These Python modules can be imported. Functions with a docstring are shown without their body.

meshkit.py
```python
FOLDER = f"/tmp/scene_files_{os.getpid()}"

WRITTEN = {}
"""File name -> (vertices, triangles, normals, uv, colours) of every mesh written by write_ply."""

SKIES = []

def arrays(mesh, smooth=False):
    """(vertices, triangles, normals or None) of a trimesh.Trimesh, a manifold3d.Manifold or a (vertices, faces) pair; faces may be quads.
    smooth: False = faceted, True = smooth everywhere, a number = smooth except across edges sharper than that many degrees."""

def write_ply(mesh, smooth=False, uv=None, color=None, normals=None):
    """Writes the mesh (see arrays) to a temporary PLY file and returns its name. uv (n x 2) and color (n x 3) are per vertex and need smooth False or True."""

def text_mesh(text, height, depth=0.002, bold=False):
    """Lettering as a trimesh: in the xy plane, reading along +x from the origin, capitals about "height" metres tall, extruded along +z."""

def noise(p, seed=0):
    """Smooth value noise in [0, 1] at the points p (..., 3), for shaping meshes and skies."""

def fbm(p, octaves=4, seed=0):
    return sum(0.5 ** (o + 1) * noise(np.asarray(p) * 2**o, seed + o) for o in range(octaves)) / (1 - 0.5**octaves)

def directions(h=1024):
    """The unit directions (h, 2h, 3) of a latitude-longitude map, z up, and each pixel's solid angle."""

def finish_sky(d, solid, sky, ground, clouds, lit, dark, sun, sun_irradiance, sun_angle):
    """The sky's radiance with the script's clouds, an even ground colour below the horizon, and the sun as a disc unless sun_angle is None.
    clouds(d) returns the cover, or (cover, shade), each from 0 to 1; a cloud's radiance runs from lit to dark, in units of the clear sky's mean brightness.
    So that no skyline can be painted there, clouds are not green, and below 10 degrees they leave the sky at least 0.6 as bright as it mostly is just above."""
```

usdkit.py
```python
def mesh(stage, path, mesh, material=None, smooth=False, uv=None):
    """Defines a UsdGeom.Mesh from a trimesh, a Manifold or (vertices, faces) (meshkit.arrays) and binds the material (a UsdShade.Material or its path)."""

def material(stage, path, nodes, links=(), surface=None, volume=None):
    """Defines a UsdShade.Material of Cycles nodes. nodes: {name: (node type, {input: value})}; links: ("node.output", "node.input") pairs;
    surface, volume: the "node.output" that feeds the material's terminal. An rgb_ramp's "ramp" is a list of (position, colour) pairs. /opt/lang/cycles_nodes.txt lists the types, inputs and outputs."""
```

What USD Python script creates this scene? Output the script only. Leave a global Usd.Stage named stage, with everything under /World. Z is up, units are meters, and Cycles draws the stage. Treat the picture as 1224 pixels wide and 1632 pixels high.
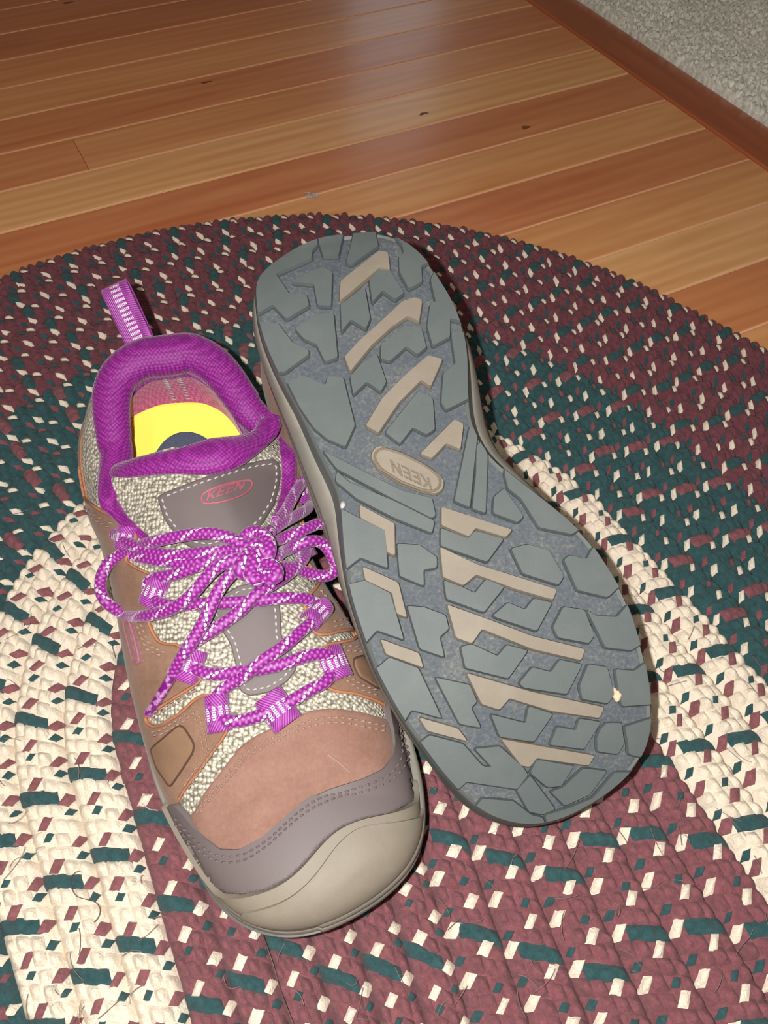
import math, random, numpy as np, trimesh, usdkit, meshkit
from pxr import Usd, UsdGeom, UsdLux, UsdShade, Gf, Sdf, Vt
from scipy.spatial import Delaunay
from scipy.interpolate import CubicSpline, PchipInterpolator
from shapely.geometry import Polygon, Point
import shapely
random.seed(7); rng = np.random.default_rng(7)
stage = Usd.Stage.CreateInMemory()
UsdGeom.SetStageUpAxis(stage, UsdGeom.Tokens.z); UsdGeom.SetStageMetersPerUnit(stage, 1.0)
UsdGeom.Xform.Define(stage, '/World'); UsdGeom.Scope.Define(stage, '/World/Looks')

# ------------------------------------------------------------------ camera (a phone held 38 cm above the floor)
F_PX, PITCH, ROLL, CAM_H = 1300.0, math.radians(53.291), math.radians(1.479), 0.38
CAM = np.array([0, 0, CAM_H])
_f = np.array([0, math.cos(PITCH), -math.sin(PITCH)]); _r = np.array([1.0, 0, 0]); _u = np.cross(_r, _f)
_c, _s = math.cos(ROLL), math.sin(ROLL)
RT, UP, FW = _c*_r + _s*_u, -_s*_r + _c*_u, _f
cam = UsdGeom.Camera.Define(stage, '/World/camera')
cam.AddTransformOp().Set(Gf.Matrix4d(*RT, 0, *UP, 0, *(-FW), 0, *CAM, 1))
cam.CreateHorizontalApertureAttr(36.0); cam.CreateVerticalApertureAttr(48.0)
cam.CreateFocalLengthAttr(F_PX/1224*36.0); cam.CreateClippingRangeAttr(Gf.Vec2f(0.01, 50))
cam.CreateExposureAttr(0.0)
# ------------------------------------------------------------------ lights: the phone's own flash beside its lens, and a dim dusk outside
flash = UsdLux.SphereLight.Define(stage, '/World/phone_flash')
flash.CreateRadiusAttr(0.0028); flash.CreateIntensityAttr(33000.0); flash.CreateColorAttr(Gf.Vec3f(1.0, 0.972, 0.93))
flash.AddTranslateOp().Set(Gf.Vec3d(*(CAM - 0.0200*RT + 0.006*UP)))
dome = UsdLux.DomeLight.Define(stage, '/World/sky'); dome.CreateIntensityAttr(0.05); dome.CreateColorAttr(Gf.Vec3f(0.75, 0.85, 1.0))

fill_disk = UsdLux.DiskLight.Define(stage, '/World/ceiling_lamp'); fill_disk.CreateRadiusAttr(.2); fill_disk.CreateIntensityAttr(26.0); fill_disk.CreateColorAttr(Gf.Vec3f(1.0, .9, .76))  # unseen disk overhead, added only to raise the ambient level
fill_disk.AddTranslateOp().Set(Gf.Vec3d(-.35, -.5, 2.37))
# ------------------------------------------------------------------ helpers
def ray(pts):
    p = np.atleast_2d(np.array(pts, float))
    return np.outer((p[:, 0]-612)/F_PX, RT) + np.outer(-(p[:, 1]-816)/F_PX, UP) + FW
def at_z(pts, z):
    d = ray(pts); return CAM + d*((z-CAM_H)/d[:, 2])[:, None]
def project(P):
    q = np.asarray(P, float) - CAM; w = q @ FW
    return np.stack([612 + F_PX*(q @ RT)/w, 816 - F_PX*(q @ UP)/w], -1)
def lin(r, g, b):
    return tuple(((c/255)/12.92 if c/255 <= 0.04045 else ((c/255+0.055)/1.055)**2.4) for c in (r, g, b))
_used = {}
def numbered(path):
    n = _used.get(path, 0); _used[path] = n+1
    return path if n == 0 else f'{path}_{n:03d}'
def tag(prim, label=None, cat=None, group=None, kind=None):
    for k, v in (('label', label), ('category', cat), ('group', group), ('kind', kind)):
        if v: prim.SetCustomDataByKey(k, v)
    return prim
def thing(name, label=None, cat=None, loc=(0, 0, 0), rotz=0, group=None, kind=None):
    x = UsdGeom.Xform.Define(stage, numbered('/World/'+name))
    if tuple(loc) != (0, 0, 0) or rotz: x.AddTranslateOp().Set(Gf.Vec3d(*map(float, loc)))
    if rotz: x.AddRotateZOp().Set(math.degrees(rotz))
    return tag(x.GetPrim(), label, cat, group, kind)
def obj(name, mesh, m, parent=None, smooth=False, uv=None, kind=None, label=None, normals=None):
    path = numbered((str(parent.GetPath()) if parent else '/World')+'/'+name)
    g = usdkit.mesh(stage, path, mesh, m, smooth=smooth, uv=uv)
    if normals is not None:
        g.CreateNormalsAttr(Vt.Vec3fArray.FromNumpy(np.asarray(normals, np.float32))); g.SetNormalsInterpolation('vertex')
    return tag(g.GetPrim(), label, None, None, kind)
class MB:                                                  # collects vertices and triangles of one mesh
    def __init__(s): s.v, s.f, s.uv, s.n = [], [], [], 0
    def add(s, v, f, uv=None):
        v = np.asarray(v, float).reshape(-1, 3); f = np.asarray(f, int)
        if f.shape[1] == 4: f = np.vstack([f[:, [0, 1, 2]], f[:, [0, 2, 3]]])
        s.v.append(v); s.f.append(f + s.n); s.n += len(v)
        if uv is not None: s.uv.append(np.asarray(uv, float).reshape(-1, 2))
    def mesh(s): return np.vstack(s.v), np.vstack(s.f)
    def uvs(s): return np.vstack(s.uv) if s.uv else None
def grid_faces(nu, nv, wrap_u=False, wrap_v=False):        # vertex (i, j) at i*nv + j
    i, j = np.meshgrid(np.arange(nu if wrap_u else nu-1), np.arange(nv if wrap_v else nv-1), indexing='ij')
    i, j = i.ravel(), j.ravel(); i2, j2 = (i+1) % nu, (j+1) % nv
    return np.stack([i*nv+j, i2*nv+j, i2*nv+j2, i*nv+j2], 1)
def box_mesh(x0, x1, y0, y1, z0, z1):
    b = trimesh.creation.box((x1-x0, y1-y0, z1-z0)); b.apply_translation(((x0+x1)/2, (y0+y1)/2, (z0+z1)/2)); return b
def tube(P, r, n=10, caps=True):                           # sweep; r may vary; returns vertices, faces, uv (around, length)
    P = np.asarray(P, float); r = np.broadcast_to(r, len(P))
    T = np.gradient(P, axis=0); T /= np.maximum(np.linalg.norm(T, axis=1, keepdims=True), 1e-12)
    N = np.zeros_like(P); a = np.array([0, 0, 1.0]) if abs(T[0, 2]) < .9 else np.array([1.0, 0, 0])
    N[0] = np.cross(T[0], a); N[0] /= np.linalg.norm(N[0])
    for i in range(1, len(P)):
        N[i] = N[i-1] - T[i]*(N[i-1] @ T[i]); N[i] /= np.linalg.norm(N[i])
    B = np.cross(T, N); L = np.r_[0, np.cumsum(np.linalg.norm(np.diff(P, axis=0), axis=1))]
    a = np.linspace(0, 2*np.pi, n+1)
    V = P[:, None] + r[:, None, None]*(np.cos(a)[None, :, None]*N[:, None] + np.sin(a)[None, :, None]*B[:, None])
    uv = np.stack(np.broadcast_arrays(np.linspace(0, 1, n+1)[None, :], L[:, None]), -1)
    f = grid_faces(len(P), n+1)[:, ::-1]
    f = np.vstack([f[:, [0, 1, 2]], f[:, [0, 2, 3]]])
    v = V.reshape(-1, 3); uv = uv.reshape(-1, 2)
    if caps:
        k = len(v); v = np.vstack([v, P[0], P[-1]]); uv = np.vstack([uv, [0, 0], [0, L[-1]]]); m = (len(P)-1)*(n+1)
        f = np.vstack([f, [(k, j, j+1) for j in range(n)], [(k+1, m+j+1, m+j) for j in range(n)]])
    return v, f, uv
def spline(P, step=None, n=None):
    P = np.asarray(P, float); t = np.r_[0, np.cumsum(np.linalg.norm(np.diff(P, axis=0), axis=1)**.6)]
    cs = CubicSpline(t, P); d = cs(np.linspace(0, t[-1], 400)); L = np.r_[0, np.cumsum(np.linalg.norm(np.diff(d, axis=0), axis=1))]
    n = n or max(4, int(L[-1]/step)+1)
    return np.stack([np.interp(np.linspace(0, L[-1], n), L, d[:, k]) for k in range(P.shape[1])], 1)
def mat(name, nodes, links=(), surface='p.BSDF'):
    return usdkit.material(stage, '/World/Looks/'+name, nodes, links, surface=surface)
def simple(name, col, rough=.6, bump=None, spec=.5, sheen=0, extra=None, var=.12, vscale=60):
    """colour with a little mottling, and noise relief: bump = (scale, strength, distance)"""
    n = {'g': ('texture_coordinate', {}), 'v': ('noise_texture', {'scale': vscale, 'detail': 4}),
         'r': ('rgb_ramp', {'ramp': [(.3, tuple(c*(1-var) for c in col)), (.7, tuple(min(1, c*(1+var)) for c in col))]}),
         'p': ('principled_bsdf', {'roughness': rough, 'specular_ior_level': spec, 'sheen_weight': sheen, **(extra or {})})}
    l = [('g.object', 'v.vector'), ('v.fac', 'r.fac'), ('r.color', 'p.base_color')]
    if bump:
        n['bn'] = ('noise_texture', {'scale': bump[0], 'detail': 3}); n['b'] = ('bump', {'strength': bump[1], 'distance': bump[2]})
        l += [('g.object', 'bn.vector'), ('bn.fac', 'b.height'), ('b.normal', 'p.normal')]
    return mat(name, n, l)

# ------------------------------------------------------------------ room: walls, ceiling, window, plank floor, border board, carpet
FA = math.radians(28.289); FT, FN = np.array([math.cos(FA), math.sin(FA)]), np.array([-math.sin(FA), math.cos(FA)])
PW, PO = 0.05698, 17.8768                                  # plank width; seam i lies at n = (PO - i) * PW
T_END, T_OUT = 0.5935, 0.6430                              # planks end here; the border board ends here
def wood(name, dark, light, grain=1.0):
    n = {'g': ('texture_coordinate', {}), 'oi': ('object_info', {}), 'sc': ('math', {'math_type': 'multiply', 'value2': 31.7}),
         'of': ('combine_xyz', {}), 'ad': ('vector_math', {'math_type': 'add'}),
         'm': ('mapping', {'scale': (3.0, 34.0, 8.0)}), 'n1': ('noise_texture', {'scale': 1.0, 'detail': 5, 'distortion': 1.6}),
         'm2': ('mapping', {'scale': (18.0, 420.0, 20.0)}), 'n2': ('noise_texture', {'scale': 1.0, 'detail': 3}),
         'w': ('wave_texture', {'wave_type': 'rings', 'rings_direction': 'x', 'scale': 1.1, 'distortion': 7.0, 'detail': 2, 'detail_scale': 1.2}),
         'm3': ('mapping', {'scale': (1.8, 22.0, 6.0)}),
         'mx': ('mix_float', {'fac': .12*grain}), 'mx2': ('mix_float', {'fac': .08}),
         'r': ('rgb_ramp', {'ramp': [(.25, dark), (.75, light)]}),
         'mk': ('mapping', {'scale': (5.0, 17.0, 1.0)}), 'k': ('voronoi_texture', {'scale': 1.0, 'randomness': 1.0}), 'kw': ('white_noise_texture', {'dimensions': '3D'}),
         'kr': ('map_range', {'from_min': .035, 'from_max': .12, 'to_min': .75, 'to_max': 0.0}), 'kt': ('math', {'math_type': 'greater_than', 'value2': .72}), 'km': ('math', {'math_type': 'multiply'}),
         'kc': ('mix', {'color2': tuple(c*.25 for c in dark)}),
         'b': ('bump', {'strength': .12, 'distance': .0004}),
         'p': ('principled_bsdf', {'roughness': .32, 'specular_ior_level': .5, 'coat_weight': .5, 'coat_roughness': .16})}
    l = [('oi.random', 'sc.value1'), ('sc.value', 'of.x'), ('sc.value', 'of.y'), ('g.object', 'ad.vector1'), ('of.vector', 'ad.vector2'),
         ('ad.vector', 'm.vector'), ('m.vector', 'n1.vector'), ('ad.vector', 'm2.vector'), ('m2.vector', 'n2.vector'), ('ad.vector', 'm3.vector'), ('m3.vector', 'w.vector'),
         ('n1.fac', 'mx.a'), ('w.fac', 'mx.b'), ('mx.result', 'mx2.a'), ('n2.fac', 'mx2.b'), ('mx2.result', 'r.fac'),
         ('ad.vector', 'mk.vector'), ('mk.vector', 'k.vector'), ('k.position', 'kw.vector'), ('k.distance', 'kr.value'), ('kw.value', 'kt.value1'), ('kr.result', 'km.value1'), ('kt.value', 'km.value2'),
         ('km.value', 'kc.fac'), ('r.color', 'kc.color1'), ('kc.color', 'p.base_color'), ('n2.fac', 'b.height'), ('b.normal', 'p.normal')]
    return mat(name, n, l)
WOOD = {'dark': wood('wood_dark', lin(182, 106, 66), lin(208, 136, 92)), 'red': wood('wood_red', lin(194, 114, 72), lin(220, 148, 100)),
        'mid': wood('wood_mid', lin(200, 124, 78), lin(226, 158, 106)), 'tan': wood('wood_tan', lin(206, 132, 84), lin(232, 168, 114)),
        'gold': wood('wood_gold', lin(212, 140, 88), lin(238, 178, 120)), 'pale': wood('wood_pale', lin(216, 148, 94), lin(246, 194, 136), 1.6),
        'board': wood('wood_board', lin(158, 84, 52), lin(184, 106, 68), .4)}
WALL = simple('wall_paint', lin(205, 198, 186), .8, (90, .1, .002), var=.03)
def local(t0, t1, n0, n1, z0, z1): return box_mesh(t0, t1, n0, n1, z0, z1)
def setting(name, mesh, m, **k):
    x = obj(name, mesh, m, **k); UsdGeom.Xformable(x).AddRotateZOp().Set(math.degrees(FA)); return tag(x, kind='structure')
WX = 1.93                                                   # window centre along the back wall
for nm, a in (('wall_left', (-2.3, -2.2, -1.7, 3.7, 0, 2.4)), ('wall_right', (3.0, 3.1, -1.7, 3.7, 0, 2.4)), ('wall_front', (-2.3, 3.1, -1.8, -1.7, 0, 2.4))):
    setting(nm, local(*a), WALL)
W0, W1, WZ0, WZ1 = WX-.24, WX+.24, .25, 2.02
setting('wall_back', trimesh.util.concatenate([local(-2.3, W0, 3.6, 3.7, 0, 2.4), local(W1, 3.1, 3.6, 3.7, 0, 2.4), local(W0, W1, 3.6, 3.7, 0, WZ0), local(W0, W1, 3.6, 3.7, WZ1, 2.4)]), WALL)
setting('ceiling', local(-2.3, 3.1, -1.8, 3.7, 2.4, 2.5), WALL)
setting('baseboard_back', local(-2.2, 3.0, 3.58, 3.6, 0.012, .1), simple('trim_paint', lin(225, 222, 215), .4, var=.02))
win = thing('window_1', kind='structure'); UsdGeom.Xformable(win).AddRotateZOp().Set(math.degrees(FA))
WHITE = simple('window_paint', lin(232, 230, 225), .35, var=.02)
obj('window_frame', trimesh.util.concatenate([local(W0-.05, W0, 3.57, 3.6, WZ0-.05, WZ1+.05), local(W1, W1+.05, 3.57, 3.6, WZ0-.05, WZ1+.05), local(W0, W1, 3.57, 3.6, WZ1, WZ1+.05), local(W0-.07, W1+.07, 3.54, 3.6, WZ0-.05, WZ0)]), WHITE, win)
GLOW = mat('evening_pane', {'e': ('emission', {'color': (.82, .92, 1.0), 'strength': .85})}, surface='e.emission')
obj('pane', local(W0, W1, 3.64, 3.65, WZ0, WZ1), GLOW, win, label='bright daylit window pane')
floor = thing('floor', kind='structure')
obj('subfloor', local(-2.2, T_OUT, -1.7, 3.6, -.03, -.0135), WOOD['dark'], floor); UsdGeom.Xformable(stage.GetPrimAtPath('/World/floor/subfloor')).AddRotateZOp().Set(math.degrees(FA))
def plank_mesh(L, W, r=.0019, d=.013):
    a = np.linspace(0, np.pi/2, 5); h = W/2-.00012
    prof = [(-h, -d)] + [(-h+r-r*math.cos(x), -r+r*math.sin(x)) for x in a] + [(h-r+r*math.sin(x), -r+r*math.cos(x)) for x in a] + [(h, -d)]
    m = MB(); k = len(prof)
    for x in (0.0002, L-.0002): m.v.append(np.array([(x, y, z) for y, z in prof])); m.n += k
    f = [(i, i+1, k+i+1, k+i) for i in range(k-1)]
    m.f.append(np.array([q for a_, b, c, e in f for q in ((a_, c, b), (a_, e, c))])); 
    m.f.append(np.array([(0, i, i+1) for i in range(1, k-1)] + [(k, k+i+1, k+i) for i in range(1, k-1)]))
    return m.mesh()
TONE = {0: 'dark', 1: 'dark', 2: 'mid', 3: 'tan', 4: 'red', 5: 'tan', 6: 'pale', 7: 'red', 8: 'gold', 9: 'red', 10: 'gold', 11: 'pale', 12: 'mid', 13: 'gold', -1: 'dark', -2: 'mid'}
tb = float(at_z([(125, 239)], 0)[0, :2] @ FT)
for i in range(-45, 47):
    cuts = [-2.2, tb if i == 5 else (-1.05 if i % 2 else -1.3) + .2*random.random(), T_END]
    if not -2 <= i <= 14: cuts.insert(2, -.1 + .5*random.random())
    for a, b in zip(cuts[:-1], cuts[1:]):
        tone = TONE.get(i, random.choice(['dark', 'red', 'mid', 'tan', 'gold'])) if b == T_END else ('mid' if i == 5 else random.choice(['red', 'mid', 'tan', 'gold']))
        pr = obj('plank', plank_mesh(b-a, PW), WOOD[tone], floor, smooth=50)
        c = FT*a + FN*((PO-i-.5)*PW); x = UsdGeom.Xformable(pr)
        x.AddTranslateOp().Set(Gf.Vec3d(*c, 0)); x.AddRotateZOp().Set(math.degrees(FA))
SEAM_HL = simple('joint_filler', lin(244, 194, 154), .45, var=.06)  # pale strips paint the flash highlight along the bevelled plank seams
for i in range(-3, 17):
    pr = obj('joint_filler', local(-1.2, T_END-.0005, -.0008, .0008, -.003, -.00028), SEAM_HL, floor); x = UsdGeom.Xformable(pr)
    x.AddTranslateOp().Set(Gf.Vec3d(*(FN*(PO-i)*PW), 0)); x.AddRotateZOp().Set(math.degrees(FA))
KNOT = simple('wood_knot_stain', lin(126, 70, 44), .4, var=.25)
for (kx, ky), ka, kb in (((328, 131), .0050, .0017), ((675, 181), .0044, .0018), ((838, 203), .0042, .0026), ((108, 4), .006, .002)):
    c = at_z([(kx, ky)], .00012)[0]; a = np.linspace(0, 2*np.pi, 22, endpoint=False); j = 1+.25*np.sin(3*a+kx)
    e = c + np.outer(np.cos(a)*ka*j, [*FT, 0]) + np.outer(np.sin(a)*kb*j, [*FN, 0])
    obj('knot', (np.vstack([e, e-[0, 0, .0004]]), np.vstack([[(0, i, i+1) for i in range(1, 21)], [(i, 22+i, 22+(i+1) % 22) for i in range(22)], [(i, 22+(i+1) % 22, (i+1) % 22) for i in range(22)]])), KNOT, floor)
br = obj('border_board', plank_mesh(5.3, T_OUT-T_END-.0006, .002, .016), WOOD['board'], floor, smooth=50)
c = FT*(T_END+T_OUT)/2 - FN*1.7; x = UsdGeom.Xformable(br); x.AddTranslateOp().Set(Gf.Vec3d(*c, .0022)); x.AddRotateZOp().Set(math.degrees(FA)+90)
# carpet: a tufted grey pile, dense where the photograph shows it
cm = mat('carpet_pile', {'g': ('texture_coordinate', {}), 'n': ('noise_texture', {'scale': 300, 'detail': 3}), 'n2': ('noise_texture', {'scale': 14, 'detail': 2}), 'mx': ('mix_float', {'fac': .25}),
     'r': ('rgb_ramp', {'ramp': [(.28, lin(178, 178, 168)), (.5, lin(222, 222, 212)), (.72, lin(250, 250, 242))]}), 'p': ('principled_bsdf', {'roughness': .95, 'specular_ior_level': .1, 'sheen_weight': .2})},
     [('g.object', 'n.vector'), ('g.object', 'n2.vector'), ('n.fac', 'mx.a'), ('n2.fac', 'mx.b'), ('mx.result', 'r.fac'), ('r.color', 'p.base_color')])
def carpet(t0, t1, n0, n1, step):
    t, n = np.meshgrid(np.arange(t0, t1+1e-6, step), np.arange(n0, n1+1e-6, step), indexing='ij')
    q = np.stack([t, n, 0*t], -1)*380
    z = .002 + .006*meshkit.noise(q, 3) + .004*meshkit.noise(q*2.1, 4); z[0] = -.01
    t = t + .0012*(meshkit.noise(q, 5)-.5); n = n + .0012*(meshkit.noise(q, 6)-.5)
    return np.stack([t, n, z], -1).reshape(-1, 3), grid_faces(*t.shape)
cp = setting('carpet', carpet(T_OUT+.001, 1.3, -.1+.2, 1.2, .0016), cm, smooth=True)
setting('carpet_far', trimesh.util.concatenate([local(1.3, 3, -1.7, 3.6, -.01, .006), local(T_OUT+.001, 1.3, 1.2, 3.6, -.01, .006), local(T_OUT+.001, 1.3, -1.7, .1, -.01, .006)]), cm)
# ------------------------------------------------------------------ braided oval rug: every round of the braid is a part, its yarns built cell by cell
RUG0, RUGK, RUGA, RUGAK = np.array([-.02938, .19179]), np.array([-.10807, .07148]), -.9084, 1.52226
RADII = [.36789]
for n, r1 in ((6, .25742), (4, .17933), (3, .11747), (6, .0)):
    RADII += list(np.linspace(RADII[-1], r1, n+1)[1:])
KIND = ['o']*6 + ['t']*4 + ['c']*3 + ['m']*6
def yarn(name, col, var=.38):
    n = {'g': ('geometry', {}), 'n': ('noise_texture', {'scale': 330, 'detail': 5, 'roughness': .7}), 'n2': ('noise_texture', {'scale': 900, 'detail': 3, 'roughness': .7}),
         'r': ('rgb_ramp', {'ramp': [(.25, tuple(c*(1-var) for c in col)), (.75, tuple(min(1, c*(1+var)) for c in col))]}),
         'b': ('bump', {'strength': .7, 'distance': .0016}), 'p': ('principled_bsdf', {'roughness': .9, 'specular_ior_level': .12, 'sheen_weight': .1, 'sheen_roughness': .5})}
    return mat(name, n, [('g.position', 'n.vector'), ('g.position', 'n2.vector'), ('n.fac', 'r.fac'), ('r.color', 'p.base_color'), ('n2.fac', 'b.height'), ('b.normal', 'p.normal')])
YARN = {'o': yarn('yarn_burgundy_dimmed', lin(108, 62, 70)), 'm': yarn('yarn_burgundy', lin(124, 76, 82)), 't': yarn('yarn_teal', lin(47, 79, 82)), 'c': yarn('yarn_cream', lin(226, 213, 194), .10), 'd': yarn('yarn_maroon', lin(130, 82, 86))}  # outer rounds: burgundy darkened to paint in the flash falloff
NAME = {'o': 'burgundy_yarn', 'm': 'burgundy_yarn', 't': 'teal_yarn', 'c': 'cream_yarn', 'd': 'maroon_yarn'}
rug = thing('braided_rug', 'oval braided rug in burgundy, teal and cream rounds lying on the wooden floor', 'rug')
BAND, COT = .00655, .65
PAT = [['d1', 'bar', 'bar', 'bar'], ['M', 'M', 'd1', 'M'], ['d2', 'M', 'M', 'M'], ['d1', 'M', 'd2', 'M'], ['M', 'M', 'd1', 'M'], ['d2', 'M', 'M', 'M']]
COLS = {'o': {'M': 'o', 'd1': 'c', 'd2': 't', 'bar': 't'}, 'm': {'M': 'm', 'd1': 'c', 'd2': 't', 'bar': 't'}, 't': {'M': 't', 'd1': 'c', 'd2': 'm', 'bar': 'm'}, 'c': {'M': 'c', 'd1': 'd', 'd2': 't', 'bar': 't'}}
def patch(us, vs, kind):                                    # a domed cell: u along the row, v across, in [-1, 1]
    U, V = np.meshgrid(us, vs, indexing='ij'); return U, V
n_bar = 0
_d0 = np.array([math.cos(RUGA), math.sin(RUGA)])
bk = np.array(shapely.LineString([RUG0, RUG0+_d0*.5]).buffer(.27).exterior.coords)[::-1][1:]
obj('backing', trimesh.creation.extrude_polygon(Polygon(bk), .0015, engine='earcut'), YARN['m'], rug)
for k in range(len(RADII)-1):
    ro, ri = RADII[k], RADII[k+1]; W = ro-ri; R = (ro+ri)/2
    c0 = RUG0 + RUGK*(R-.25); an = RUGA + RUGAK*(R-.25); d = np.array([math.cos(an), math.sin(an)]); nl = np.array([d[1], -d[0]])
    if nl[0] > 0: nl = -nl
    TL = .55; L = 2*TL + math.pi*R
    def curve(Rx, s):                                       # the edge of radius Rx, at the place along the round where the middle reads s
        cx = RUG0 + RUGK*(Rx-.25); ax = RUGA + RUGAK*(Rx-.25); dx = np.array([math.cos(ax), math.sin(ax)]); nx = np.array([dx[1], -dx[0]])
        if nx[0] > 0: nx = -nx
        al = np.clip((s-TL)/R, 0, math.pi)[..., None]
        return np.where((s < TL)[..., None], cx + (TL-s)[..., None]*dx + Rx*nx,
               np.where((s > TL+math.pi*R)[..., None], cx + (s-TL-math.pi*R)[..., None]*dx - Rx*nx, cx + Rx*(np.cos(al)*nx - np.sin(al)*dx)))
    def pos(s, off, z):                                     # s along the round (clockwise), off outwards
        s = np.asarray(s, float); f_ = (off/W + .5)[..., None]
        return np.concatenate([curve(ri, s)*(1-f_) + curve(ro, s)*f_, z[..., None]], -1)
    row = KIND[k]; cm_ = COLS[row]; H = .0095 if k else .009
    zprof = lambda a: .0012 + H*np.sqrt(np.clip(1-(np.abs(a)/(W*.53))**2.6, 0, 1))
    m_main, others, bars = MB(), {}, []
    ns = int(L/.012); S, A = np.meshgrid(np.linspace(0, L, ns), np.linspace(-.5, .5, 9)*W, indexing='ij')
    m_main.add(pos(S, A, zprof(A)-.0026).reshape(-1, 3), grid_faces(*S.shape)[:, ::-1])
    ph = random.random()*6; nb = int(L/BAND)+4
    ctr = pos(np.arange(nb)*BAND, np.zeros(nb), np.zeros(nb)); px = project(ctr)
    vis = (px[:, 0] > -420) & (px[:, 0] < 1640) & (px[:, 1] > 200) & (px[:, 1] < 2150)
    CW = W/4
    for b in range(nb):
        if not vis[b]: continue
        pat = PAT[int(b+ph) % 6]; c = 0
        while c < 4:
            kd = pat[c]; span = 3 if kd == 'bar' else 1
            ac = -W/2 + CW*(c + span/2); hv = CW*span/2
            dash = kd in ('d1', 'd2')
            hu = BAND*.5; lift = .0030 if span == 1 else .0026
            nv = 5 if span == 1 else 13; us = np.linspace(-1.05, 1.05, 6); vs = np.linspace(-1.03, 1.03, nv)
            U, V = np.meshgrid(us, vs, indexing='ij')
            js, ja, jl = rng.normal(0, .0005), rng.normal(0, .0003), 1+rng.normal(0, .22)
            if dash:
                q = BAND*((.30 if k < 10 else .41) if kd == 'd1' else .25); hv *= ((.56 if k < 10 else .66) if kd == 'd1' else .5)*(1+rng.normal(0, .1)); lift = .0012
                dome = (1-np.abs(U/1.05)**4)*(1-np.abs(V/1.03)**6)
                at = ac + ja + V*hv; aa = at - .73*q*U; ss = b*BAND + js + .68*q*U + at*COT
            else:
                if span == 3: Vl = ((V+1.03)/2.06*3 % 1.0)*2-1; dome = (1-np.abs(U/1.05)**2.2)*(1-.6*np.abs(Vl)**2.5)*np.where(np.abs(V) > 1.05, 0.1, 1)
                else: dome = (1-np.abs(U/1.05)**2.0)*(1-np.abs(V/1.03)**2.2)
                aa = ac + ja + V*hv; ss = b*BAND + js + U*hu + aa*COT
            zz = zprof(np.clip(aa, -W/2, W/2)) - .0024 + lift*dome*jl + (.0012 if dash else 0)
            wb_ = (meshkit.noise(np.stack([ss*520, aa*520, zz*0+k*7.7], -1), 5)-.5)*.0011
            P = pos(ss+wb_*.6, aa-wb_*.5, zz+wb_*(.3 if dash else .7))
            col = cm_[kd]; f = grid_faces(*U.shape)[:, ::-1]
            if kd == 'bar': bars.append((P.reshape(-1, 3), f, px[b]))
            elif kd == 'M': m_main.add(P.reshape(-1, 3), f)
            else: others.setdefault(col, MB()).add(P.reshape(-1, 3), f)
            c += span
    if not vis.any() and R > .03: continue
    main = obj('braid_round', m_main.mesh(), YARN[row], rug, smooth=True)
    for col, m_ in others.items():
        obj(NAME[col], m_.mesh(), YARN[col], main, smooth=True, kind='stuff')
    rest = MB()
    for P, f, q in bars:
        near = -30 < q[0] < 1254 and -30 < q[1] < 1662 and R < .36
        if near and n_bar < 300: n_bar += 1; obj('yarn_stitch', (P, f), YARN[cm_['bar']], main, smooth=True)
        else: rest.add(P, f)
    if rest.v: obj('yarn_stitches', rest.mesh(), YARN[cm_['bar']], main, smooth=True, kind='stuff')
print('bars', n_bar)
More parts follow.
